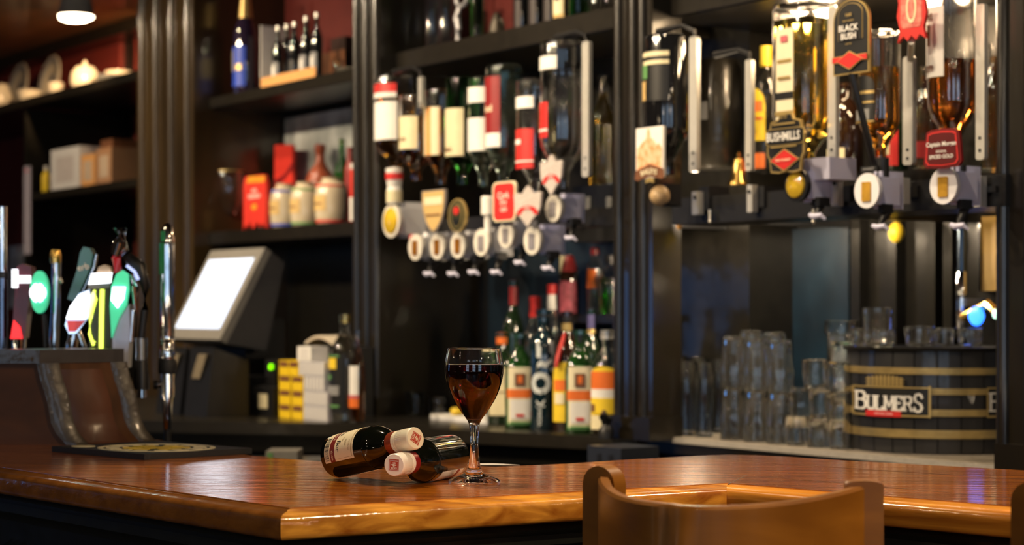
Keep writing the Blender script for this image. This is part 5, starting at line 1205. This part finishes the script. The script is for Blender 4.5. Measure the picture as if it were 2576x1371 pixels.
# behind the cask: a ball, and mirror reflections built as solid board and font
ytab = pw(2255, 585, .30)
o = thing('yellow_ball', 'round yellow ball hanging under the ledge behind the dispenser', 'ball', ytab); mY = ytab.y / F
MB().lathe([(0, -27 * mY)] + [(20 * mY * sin(pi * k / 12), -27 * mY * cos(pi * k / 12)) for k in range(1, 12)] + [(0, 27 * mY)], 24).build('ball', yellow, o); MB().tube([(0, 0, 26 * mY), (0, 0, 60 * mY)], .0015, 6).build('cord', blackplain, o)
lo = Loc(2468, 732, BV - .02); x1, _, _ = lo(2600, 732); o = thing('reflected_board', 'mustard yellow board built for a mirror reflection beside the dark pilaster', 'board', lo.p); MB().box(0, x1, 0, .02, 0, lo(2468, 545)[2]).build('board', M('mustard_paint', (.36, .23, .06), .5), o); MB().box(-.008, 0, -.004, .02, 0, lo(2468, 545)[2]).build('edge', black, o)
pp = pw(2418, 850, .36); o = thing('reflected_font', 'slim chrome beer font built for a mirror reflection behind the cask', 'beer font', (pp.x, pp.y, pw(2418, 858, .36).z)); ZF = pw(2418, 858, .36).z; h_ = pw(2418, 560, .36).z - ZF; mP = pp.y / F
MB().box(-.012, .012, 0, BV - .36, h_ * .3, h_ * .36).build('wall_bracket', steel, o)
MB().tube([(0, 0, 0), (0, 0, h_ * .45), (0, 0, h_)], 11 * mP, 14).build('pipe', M('dark_chrome', (.10, .13, .17), .2, m=1), o)
b = MB(); b.lathe([(13 * mP, 0), (14 * mP, .002), (14 * mP, 150 * mP), (13 * mP, 152 * mP), (0, 152 * mP)], 16, o=(0, 0, pw(2418, 835, .36).z - ZF)); b.build('sleeve', chrome, o)
blu = M('blue_font_light', (.05, .2, 1), .3, em=4, emc=(.02, .16, 1), var=0)
q = pw(2448, 795, .33); MB().lathe([(0, -.012), (.016, -.006), (.020, 0), (.016, .006), (0, .012)], 18, ax='y', o=(tw(2448, .33) - tw(2418, .36), -.02, q.z - ZF)).build('blue_light', blu, o)
q = pw(2500, 790, .33); MB().lathe([(0, -.008), (.010, -.003), (.010, .003), (0, .008)], 16, ax='y', o=(tw(2500, .33) - tw(2418, .36), -.02, q.z - ZF)).build('pale_light', M('pale_green_light', (.5, 1, .8), .3, em=1.6, emc=(.6, 1, .8), var=0), o)
q = pw(2478, 765, .33); MB().tube([(0, -.0, pw(2418, 800, .36).z - ZF), (tw(2470, .33) - tw(2418, .36), -.012, q.z - ZF), (tw(2510, .33) - tw(2418, .36), -.015, q.z - ZF - .03)], .010, 10).build('brass_arm', brass, o)
o = thing('wooden_pull', 'small amber wooden pull hanging below the left end of the rail', 'pull', pw(1709, 578, -.03)); mW = zw(1709, -.03) / F
MB().lathe([(0, 0), (6 * mW, 2 * mW), (8 * mW, 12 * mW), (5 * mW, 28 * mW), (0, 32 * mW)], 16).build('pull', M('amber_wood', (.50, .25, .06), .35, coat=.6), o); MB().tube([(0, 0, 30 * mW), (0, 0, 72 * mW)], .001, 6).build('cord', blackplain, o)

# ------------------------------------------------------------------ far left bay: china, boxes and pinned papers
ZP = 2.12
def leaning_plate(label, px, yc, hpx, v):
    Z = zw(px, v); R = hpx * Z / F / 2; p = pw(px, yc, v); o = thing('plate', label, 'plate', (p.x, p.y, ZP), WR, 'patterned plates on the high shelf')
    tl = .18
    def lean(q): y = q[1] * cos(tl) + q[2] * sin(tl); z = q[2] * cos(tl) - q[1] * sin(tl); return (q[0], y, z + R * cos(tl) + .004)
    b = MB().lathe([(0, 0), (R * .6, .0), (R * .7, .008), (R * .97, .014), (R, .018), (R * .96, .021), (R * .66, .013), (0, .006)][::-1], 40, ax='y'); b.map(lean); b.build('dish', china, o)
    b = MB().lathe([(R * .72, .0150), (R * .72, .0170), (R * .92, .0215), (R * .92, .0190)][::-1], 40, ax='y'); b.map(lean); b.build('blue_border', chinab, o)
    b = MB().lathe([(0, .0062), (0, .0075), (R * .52, .0105), (R * .52, .008)][::-1], 40, ax='y'); b.map(lean); b.build('blue_centre', chinab, o)
leaning_plate('left patterned plate leaning on the high shelf', 54, 165, 132, .22)
leaning_plate('right patterned plate leaning on the high shelf', 134, 160, 132, .22)
def pot(label, name, cat, px, w, h, v, prof, m=china, spout=False, handle=True):
    Z = zw(px, v); k = Z / F; p = pw(px, 180, v); o = thing(name, label, cat, (p.x, p.y, ZP))
    MB().lathe([(r * w * k / 2, q * h * k) for r, q in prof], 28).build('body', m, o)
    if handle: MB().tube([(w * k * .45, 0, h * k * .25), (w * k * .68, 0, h * k * .45), (w * k * .45, 0, h * k * .68)], .005, 8).build('handle', m, o)
    if spout: MB().tube([(-w * k * .42, 0, h * k * .3), (-w * k * .62, 0, h * k * .5), (-w * k * .72, 0, h * k * .72)], [.012, .009, .007], 10).build('spout', m, o)
    return o
pot('cream teapot with knobbed lid on the high shelf', 'teapot', 'teapot', 214, 74, 88, .14, [(0, 0), (.55, 0), (.8, .1), (1, .38), (.92, .62), (.7, .74), (.66, .78), (.3, .84), (.12, .86), (.14, .94), (0, 1)])
pot('white cup in front of the right patterned plate', 'cup', 'cup', 140, 40, 44, .12, [(0, 0), (.5, 0), (.6, .1), (.9, .6), (1, 1), (.92, 1), (.8, .6), (0, .2)])
pot('shallow cream bowl in front of the left patterned plate', 'bowl', 'bowl', 74, 64, 36, .10, [(0, 0), (.5, 0), (.8, .35), (1, 1), (.94, 1), (.7, .4), (0, .2)], handle=False)
pot('round white jug at the left edge of the high shelf', 'jug', 'jug', 0, 60, 62, .06, [(0, 0), (.6, 0), (.95, .25), (1, .5), (.8, .8), (.7, .92), (.75, 1), (0, .95)])
pot('long low cream dish beside the teapot', 'dish', 'dish', 288, 92, 26, .12, [(0, 0), (.7, 0), (1, .8), (1, 1), (.92, 1), (0, .3)], handle=False)
pot('shallow dish stacked at the right end of the high shelf', 'dish', 'dish', 300, 70, 62, .26, [(0, 0), (.3, 0), (.3, .4), (.6, .5), (1, .9), (1, 1), (.9, 1), (0, .6)], handle=False)
ZB = 1.757
for px0, px1, v0, h, m, lb in ((128, 200, .04, 104, paper, 'large white box on the lower left shelf'), (204, 238, .04, 82, kraft, 'left kraft carton beside the white box'), (243, 280, .04, 92, M('brown_card', (.42, .22, .11), .6), 'right brown carton with dark top beside the kraft one')):
    o, w, d, h2 = vbox(lb, 'carton', 'box', px0, px1, v0, v0 + .16, ZB, h, m)
    MB().box(0, w, 0, d, 0, h2).build('box_body', m, o); MB().box(w * .2, w * .8, -.001, 0, h2 * .2, h2 * .8).build('printed_panel', M('pale_box_print', (.55, .42, .30), .6) if px0 > 200 else M('grey_box_print', (.52, .47, .45), .6), o)
    if px0 > 240: MB().box(w * .1, w * .9, .01, d - .01, h2, h2 + .03).build('dark_lid', brownp, o)
bottle('small yellow bottle with white cap left of the white box', 116, 22, 68, .05, z=ZB, prof='round', glass=yellow, caps=[(white, .85, 1, 1.1)], n=14)
def sheet(label, px0, px1, y0, y1, m, v=BV - .024, extra=None, cat='notice'):
    lo = Loc(px0, y1, v); x1, _, _ = lo(px1, y1); o = thing('pinned_notice', label, cat, lo.p); h = lo(px0, y0)[2]
    MB().box(0, x1, 0, .003, 0, h).build('sheet', m, o)
    if extra: MB().box(x1 * .1, x1 * .9, -.001, 0, h * extra[0], h * extra[1]).build('print_block', extra[2], o)
    MB().lathe([(0, 0), (.006, 0), (.004, .006), (0, .007)], 10, ax='y', o=(x1 / 2, 0, h * .95)).build('pin', red, o)
sheet('red and white notice pinned on the back wall beside the chrome lever', 228, 305, 560, 640, paper, extra=(.55, .95, pink))
sheet('narrow white notice pinned low at the far left', 22, 78, 620, 775, paper, extra=(.2, .8, M('pale_print', (.45, .44, .43), .7)))
sheet('pink notice pinned behind the green oval font', 88, 150, 632, 735, pink, extra=(.1, .45, paper))
sheet('brown cork notice under a pink strip behind the green handle', 160, 225, 640, 735, M('cork', (.32, .18, .10), .8, c2=(.22, .12, .07), vs=60), extra=(.86, .98, pink))
sheet('long white vertical strip hanging at the left of the bay', 60, 76, 420, 640, M('lilac_strip', (.40, .36, .42), .5), v=-.01)

# ceiling spot over the far bay
p = at(192, 40, 6.3); lamp = thing('ceiling_spot', 'round shaded ceiling lamp shining over the far shelves', 'lamp', (p.x, p.y, 2.42), 0); hS = 2.42 - p.z
R = 45 * 6.3 / F
ax = Vector((.10, -.16, -1)).normalized(); Q = Vector((0, 0, -1)).rotation_difference(ax).to_matrix()
shd = M('pale_lamp_shade', (.42, .38, .30), .45)
b = MB().lathe([(R * .72, 0), (R * .98, -hS * .95), (R * 1.02, -hS), (R * .9, -hS), (R * .62, 0)], 36); b.build('shade', shd, lamp)
dsc = MB().lathe([(0, -.006), (R * .96, -.004), (R * .96, .002), (0, .002)], 36); dsc.map(lambda v_: tuple(Q @ Vector(v_) + Vector((0, 0, -hS * 1.0)))); dsc.build('lit_lens', M('lamp_glow', (1, .8, .55), .4, em=14, emc=(1, .80, .55), var=0), lamp)

# ------------------------------------------------------------------ beer fonts at the left
ZL = 1.0
ld = thing('font_ledge', 'dark ledge behind the wooden box carrying the beer fonts', 'ledge', (0, 0, 0), 0)
MB().box(-1.5, -.57, 3.16, 3.55, ZL - .05, ZL).build('ledge_top', black, ld); MB().box(-1.45, -.60, 3.22, 3.50, 0, ZL - .05).build('ledge_body', black, ld)
GF = 'beer fonts on the left of the bar'
class Fo:
    def __init__(s, label, px, Z, group=GF):
        s.k = Z / F; s.px = px; p = at(px, HY, Z); s.o = thing('beer_font', label, 'beer font', (p.x, p.y, ZL), 0, group); s.off = EYE - ZL
    def x(s, px): return (px - s.px) * s.k
    def z(s, y): return s.off - (y - HY) * s.k
    def tube(s, name, m, pts, r, n=16, d=0): 
        rr = [q * s.k for q in r] if isinstance(r, (list, tuple)) else r * s.k
        return MB().tube([(s.x(a), d + (c[2] if len(c) > 2 else 0), s.z(b_)) for c in pts for a, b_ in [c[:2]]], rr, n).build(name, m, s.o, smooth=50)
    def plate(s, name, m, pts, d0, d1, parent=None): return MB().plate([(s.x(a), s.z(b_)) for a, b_ in pts], d0, d1).build(name, m, parent or s.o, smooth=0)
    def foot(s, m=chrome, r=16): return MB().lathe([(0, 0), (r * 1.6 * s.k, 0), (r * 1.6 * s.k, .01), (r * s.k, .02), (r * s.k, s.z(878) * .5), (0, s.z(878) * .5)], 20).build('foot', m, s.o)
ewhite = M('lit_white_badge', (1, 1, 1), .4, em=2.6, emc=(.86, .90, 1), var=0)
egreen = M('lit_green_badge', (.1, .8, .45), .4, em=.50, emc=(.05, .75, .40), var=0)
eyel = M('lit_yellow_line', (.9, 1, .1), .4, em=1.8, emc=(.80, 1, .12), var=0)
ered = M('lit_red_glow', (1, .05, .05), .4, em=1.2, emc=(1, .03, .04), var=0)
burg = M('burgundy_font', (.11, .010, .022), .35, coat=.2, bump=.0)
fgreen = M('green_enamel', (.012, .12, .05), .25, coat=.8)
dchrome = M('blue_black_chrome', (.18, .20, .26), .12, m=1)
f = Fo('slim dark chrome font at the left edge of the view', 6, 3.30); f.tube('column', dchrome, [(6, 990), (6, 860), (6, 690)], 13); f.tube('upper_tube', chrome, [(6, 690), (6, 640), (6, 520)], 12); f.tube('collar', blackplain, [(6, 700), (6, 684)], 15)
f = Fo('burgundy font with lit white letter and red glow at its base', 62, 3.28); f.tube('foot', chrome, [(48, 1000), (48, 880), (48, 850)], [17, 17, 19])
f.plate('body', burg, [(34, 850), (66, 850), (84, 690), (82, 672), (60, 664), (46, 672)], -.012, .02)
b1 = f.plate('lit_letter', ewhite, [(36, 678), (50, 678), (50, 694), (82, 694), (82, 712), (50, 712), (50, 724), (36, 724)], -.016, -.012); f.plate('glow_strip', ered, [(32, 852), (62, 852), (56, 822), (40, 805)], -.016, -.012)
f = Fo('green oval font with bright lit centre', 110, 3.27); f.tube('stem', blackplain, [(122, 1000), (118, 880), (110, 790)], [8, 8, 6])
f.plate('badge', egreen, [(109 + 22 * cos(2 * pi * k / 30), 735 + 53 * sin(2 * pi * k / 30)) for k in range(30)], -.03, -.015)
f.plate('lit_centre', ewhite, [(107 + 20 * cos(2 * pi * k / 24), 737 + 24 * sin(2 * pi * k / 24) * (1 if k % 3 else .8)) for k in range(24)], -.034, -.030)
f = Fo('chrome font column with gold topped tap behind the green oval', 142, 3.30); f.tube('column', chrome, [(136, 1000), (136, 860), (140, 780), (142, 660)], [13, 13, 12, 11]); f.tube('cap', brass, [(140, 662), (139, 640), (139, 628)], [14, 15, 12]); f.tube('nozzle', chrome, [(150, 700), (154, 712)], 5)
f = Fo('tilted green handle font with white lettering', 205, 3.28); f.tube('foot', chrome, [(178, 1000), (178, 880), (190, 820)], [16, 16, 12])
h_ = f.plate('handle', fgreen, [(176, 752), (196, 760), (236, 668), (240, 640), (232, 625), (216, 622), (208, 636), (200, 680)], -.02, .01)
b = MB(); ang = radians(66); cc = (f.x(216), f.z(672)); b.text('erb', 16 * f.k, lambda x, y: (cc[0] + x * cos(.2) - y * sin(.2), -.0215, cc[1] + x * sin(.2) + y * cos(.2)), .02); b.build('lettering', white, h_, smooth=0, fix=False)
f.tube('chrome_edge', chrome, [(199, 762, -.01), (240, 672, -.01), (246, 640, -.01)], 5)
f = Fo('lit white and red badge font leaning below the green handle', 205, 3.22); f.tube('arm', chrome, [(210, 1000), (214, 880), (196, 830)], [9, 9, 7]); bdg = f.plate('badge', chrome, [(170, 818), (180, 780), (206, 738), (232, 728), (236, 790), (200, 838), (180, 840)], -.02, -.005); f.plate('lit_panel', ewhite, [(174, 802), (184, 772), (206, 742), (230, 732), (234, 780), (222, 802)], -.024, -.02); f.plate('red_panel', M('lit_red_panel', (.8, .1, .12), .4, em=.35, emc=(.8, .10, .12), var=0), [(176, 806), (222, 806), (196, 834), (180, 834)], -.024, -.02)
f = Fo('dark stout font with lit white name plate and glowing yellow lines', 262, 3.18); f.plate('body', M('dark_olive_font', (.045, .045, .012), .3, coat=.6), [(228, 880), (226, 780), (236, 700), (284, 700), (282, 880)], -.01, .03); f.plate('lower_body', blackplain, [(228, 1010), (228, 880), (282, 880), (282, 1010)], -.005, .03)
f.plate('lit_name_plate', ewhite, [(228, 716), (236, 688), (286, 686), (282, 712)], -.018, -.01); f.plate('crown', M('pale_gold_plastic', (.6, .45, .32), .4), [(246, 688), (252, 672), (266, 666), (280, 672), (284, 688)], -.012, .01); f.plate('under_plate', greyp, [(226, 728), (228, 716), (282, 712), (280, 724)], -.016, -.01)
f.tube('glow_line', eyel, [(262, 728, -.014), (260, 800, -.014), (259, 880, -.014)], 5.5); f.tube('glow_line', eyel, [(242, 730, -.014), (246, 752, -.014), (232, 800, -.014), (230, 840, -.014), (240, 868, -.014), (242, 858, -.014)], 3.5); f.plate('side_glow', M('lit_pale_yellow', (.9, .9, .6), .4, em=.9, emc=(.95, 1, .65), var=0), [(228, 800), (230, 744), (240, 730), (244, 742), (236, 800)], -.013, -.010)
f = Fo('tall font with green drop badge, silver body and tilted chrome lever', 305, 3.14)
f.plate('body', M('silver_printed_body', (.50, .52, .62), .3, m=.5), [(284, 925), (284, 850), (300, 800), (326, 765), (326, 860), (322, 925)], -.004, .03); f.tube('foot', blackplain, [(304, 1010), (304, 960), (304, 920)], 14); f.tube('spine', chrome, [(326, 860, .01), (332, 780, .01), (338, 720, .01), (332, 690, .01)], [7, 8, 10, 9])
DROP = [(284, 850), (280, 770), (284, 720), (296, 690), (312, 680), (326, 690), (328, 730), (322, 768), (302, 800)]
f.plate('green_badge', egreen, DROP, -.012, -.004); f.plate('lit_panel', ewhite, [(284, 755), (288, 722), (320, 722), (316, 752), (300, 775)], -.016, -.012)
f.tube('lever_base', M('red_enamel', (.5, .02, .04), .3, coat=.6), [(298, 686), (292, 650), (300, 630)], [11, 12, 12]); f.tube('lever', chrome, [(290, 642), (302, 612), (300, 574)], [13, 19, 18]); f.tube('lever_tip', chrome, [(304, 640), (318, 628), (312, 574)], [5, 8, 8])
f = Fo('curved black swan neck tap with white striped ring', 352, 3.16); f.tube('neck', blackplain, [(356, 850), (364, 780), (366, 720), (352, 672), (322, 648), (314, 655)], [9, 10, 12, 17, 15, 12]); f.tube('stem', chrome, [(356, 1000), (356, 950), (356, 908)], [12, 10, 9]); f.tube('sight_glass', clear, [(356, 908), (356, 880), (356, 850)], 15); f.tube('inner_pipe', steel, [(356, 908), (356, 850)], 5); f.tube('body', blackplain, [(356, 980), (356, 940), (356, 906)], [20, 19, 15])
for k in range(3): f.tube('white_ring', white, [(340 + k * 10, 668 + k * 16), (356 + k * 7, 656 + k * 16)], [4, 4])
f.tube('collar_light', M('lit_blue_collar', (.5, .6, 1), .3, em=1.0, emc=(.45, .55, 1), var=0), [(322, 668, -.012), (342, 684, -.012), (352, 704, -.012)], 4)
f = Fo('tall polished chrome font column with green tipped crown', 421, 3.22)
b = MB(); k = f.k; b.lathe([(0, f.z(1080)), (10 * k, f.z(1080)), (13 * k, f.z(1010)), (13 * k, f.z(1000)), (17 * k, f.z(1000)), (17 * k, f.z(938)), (0, f.z(938))], 28); b.build('lower_tube', chrome, f.o, smooth=40)
b = MB(); b.lathe([(0, 0), (22 * k, 0), (22 * k, .01), (9 * k, .02), (9 * k, f.z(1078)), (0, f.z(1078))], 20); b.build('foot', blackplain, f.o)
b = MB(); b.lathe([(0, f.z(940)), (21 * k, f.z(940)), (22 * k, f.z(936)), (22 * k, f.z(908)), (20 * k, f.z(903)), (0, f.z(903))], 28); b.build('collar', rubber, f.o)
b = MB(); b.lathe([(0, f.z(904)), (20 * k, f.z(904)), (21 * k, f.z(890)), (18 * k, f.z(866)), (16 * k, f.z(860)), (19 * k, f.z(857)), (17 * k, f.z(852)), (18 * k, f.z(845)), (18.5 * k, f.z(620)), (18 * k, f.z(600)), (14 * k, f.z(575)), (6 * k, f.z(562)), (0, f.z(560))], 36); b.build('column', chrome, f.o, smooth=40)
b = MB(); b.sector(18.8 * k, f.z(690), f.z(612), -1.15, -.15, .0015, 10); b.sector(16.5 * k, f.z(608), f.z(582), -.9, -.1, .0015, 8); b.build('green_inset', fgreen, f.o)
f.tube('side_pipe', chrome, [(406, 968), (398, 968), (390, 968)], [8, 8, 9]); f.tube('side_valve', blackplain, [(398, 968), (388, 968)], 12)
# ------------------------------------------------------------------ light
def kel(k): return {2700: (1, .62, .30), 3000: (1, .70, .40), 3400: (1, .78, .52), 4000: (1, .86, .68), 7000: (.62, .78, 1), 9000: (.40, .62, 1)}[k]
def point(loc, e, k=3000, r=.035):
    l = bpy.data.lights.new('added_point_light', 'POINT'); l.energy = e; l.color = kel(k); l.shadow_soft_size = r
    o = bpy.data.objects.new('added_point_light', l); o.location = loc; COL.objects.link(o); return o
def spot(loc, to, e, k=3000, r=.04, ang=60, blend=.5):
    l = bpy.data.lights.new('spot_light', 'SPOT'); l.energy = e; l.color = kel(k); l.shadow_soft_size = r; l.spot_size = radians(ang); l.spot_blend = blend
    o = bpy.data.objects.new('spot_light', l); o.location = loc; o.rotation_euler = (Vector(to) - Vector(loc)).to_track_quat('-Z', 'Y').to_euler(); COL.objects.link(o); return o
def area(loc, to, e, sx, sy, k=3000):
    l = bpy.data.lights.new('area_light', 'AREA'); l.energy = e; l.color = kel(k); l.shape = 'RECTANGLE'; l.size = sx; l.size_y = sy
    o = bpy.data.objects.new('area_light', l); o.location = loc; o.rotation_euler = (Vector(to) - Vector(loc)).to_track_quat('-Z', 'Y').to_euler(); COL.objects.link(o); return o
# row of ceiling spots over the back bar
for i, t in enumerate((-2.6, -1.75, -1.05, -.45, .12, .62, 1.15, 1.8)):
    p = tv(t, -.75 - .25 * (i % 2), 2.70); q = tv(t + .10, .0, 1.55)
    spot(p, q, (32, 36, 42, 46, 48, 46, 50, 46)[i], 3400, .02, 70, .6)
for i, t in enumerate((-3.0, -2.2, -1.5, -.9, -.3, .3, .9)):
    p = tv(t, -2.3 - .2 * (i % 2), 2.60); q = tv(t + .15, .0, 1.45)
    spot(p, q, (70, 80, 88, 85, 80, 80, 80)[i], 3400, .02, 60, .6)
# spots over the customers' side
spot((-.35, 2.75, 2.70), (-.10, 2.2, 1.1), 110, 3400, .02, 45)
spot((1.7, .8, 2.65), (.15, 2.0, 1.05), 170, 3000, .035, 50)
spot((.7, 1.0, 2.7), (.6, 2.1, 1.1), 26, 3000, .03, 55)
spot((-2.6, 1.4, 2.65), (-.7, 2.6, 1.1), 22, 3400, .03, 55)
# lamp over the far shelves, plus a spot added for the ceiling glow
spot(at(192, 52, 6.3), at(170, 420, 6.6), 6, 3000, .03, 140, .8)
spot(at(192, 47, 6.3), at(215, 74, 7.3), 190, 2700, .02, 80, .9)
# warm bulbs added through the unseen room to put sparkle on the glass
for x, y, z, e in ((-1.6, -1.6, 2.3, 16), (-.5, -2.4, 2.35, 16), (.8, -1.4, 2.2, 16), (2.0, -1.0, 2.35, 16), (-3.2, .6, 2.3, 14), (-4.8, 2.6, 2.2, 12), (3.2, .6, 2.2, 14),
                   (-2.4, -3.2, 1.9, 16), (1.6, -3.4, 1.95, 16), (3.6, -1.8, 1.7, 14), (-4.6, -.8, 1.7, 14),
                   (-1.0, -2.6, .85, 12), (1.2, -2.2, .95, 12), (2.6, -.2, 1.0, 9), (-2.4, -.6, .9, 10), (-3.8, 1.6, .95, 8)):
    point((x, y, z), e * .6, 3400, .025)
# small warm lights added out of view under the shelf to backlight the bottles
for px in (2010, 2080, 2235, 2330, 2430):
    q = pw(px, 100, .14); point((q.x, q.y, 1.915), 1.6, 3000, .02)
# small lights added and hidden behind the right rail to brighten the glasses
for px in (1740, 1850, 1960, 2080):
    q = pw(px, 100, .075); point((q.x, q.y, 1.512), 4.5, 3400, .012)
spot((.95, 2.75, 2.55), (.62, 2.2, 1.1), 90, 3400, .03, 50)
w = bpy.data.worlds.new('room_air'); S.world = w; w.use_nodes = True
w.node_tree.nodes['Background'].inputs[0].default_value = (.9, .75, .6, 1); w.node_tree.nodes['Background'].inputs[1].default_value = .01

# ------------------------------------------------------------------ camera and render look
cam = bpy.data.cameras.new('camera'); co = bpy.data.objects.new('camera', cam); COL.objects.link(co)
co.location = (0, 0, EYE); co.rotation_euler = (pi / 2, 0, 0)
cam.sensor_width = 36; cam.lens = F / 2576 * 36; cam.shift_y = (HY - 685.5) / 2576; cam.clip_end = 60; cam.clip_start = .05
cam.dof.use_dof = True; cam.dof.focus_distance = 2.27; cam.dof.aperture_fstop = 5.2
S.camera = co
S.view_settings.view_transform = 'Standard'; S.view_settings.look = 'None'; S.view_settings.gamma = 1; S.view_settings.exposure = 0
S.view_settings.use_curve_mapping = False
cy = S.cycles
cy.use_denoising = True; cy.max_bounces = 16; cy.transmission_bounces = 14; cy.glossy_bounces = 6; cy.diffuse_bounces = 3; cy.transparent_max_bounces = 8
cy.caustics_reflective = False; cy.caustics_refractive = True; cy.blur_glossy = .6
cy.sample_clamp_indirect = 40; cy.use_adaptive_sampling = True; cy.adaptive_threshold = .02
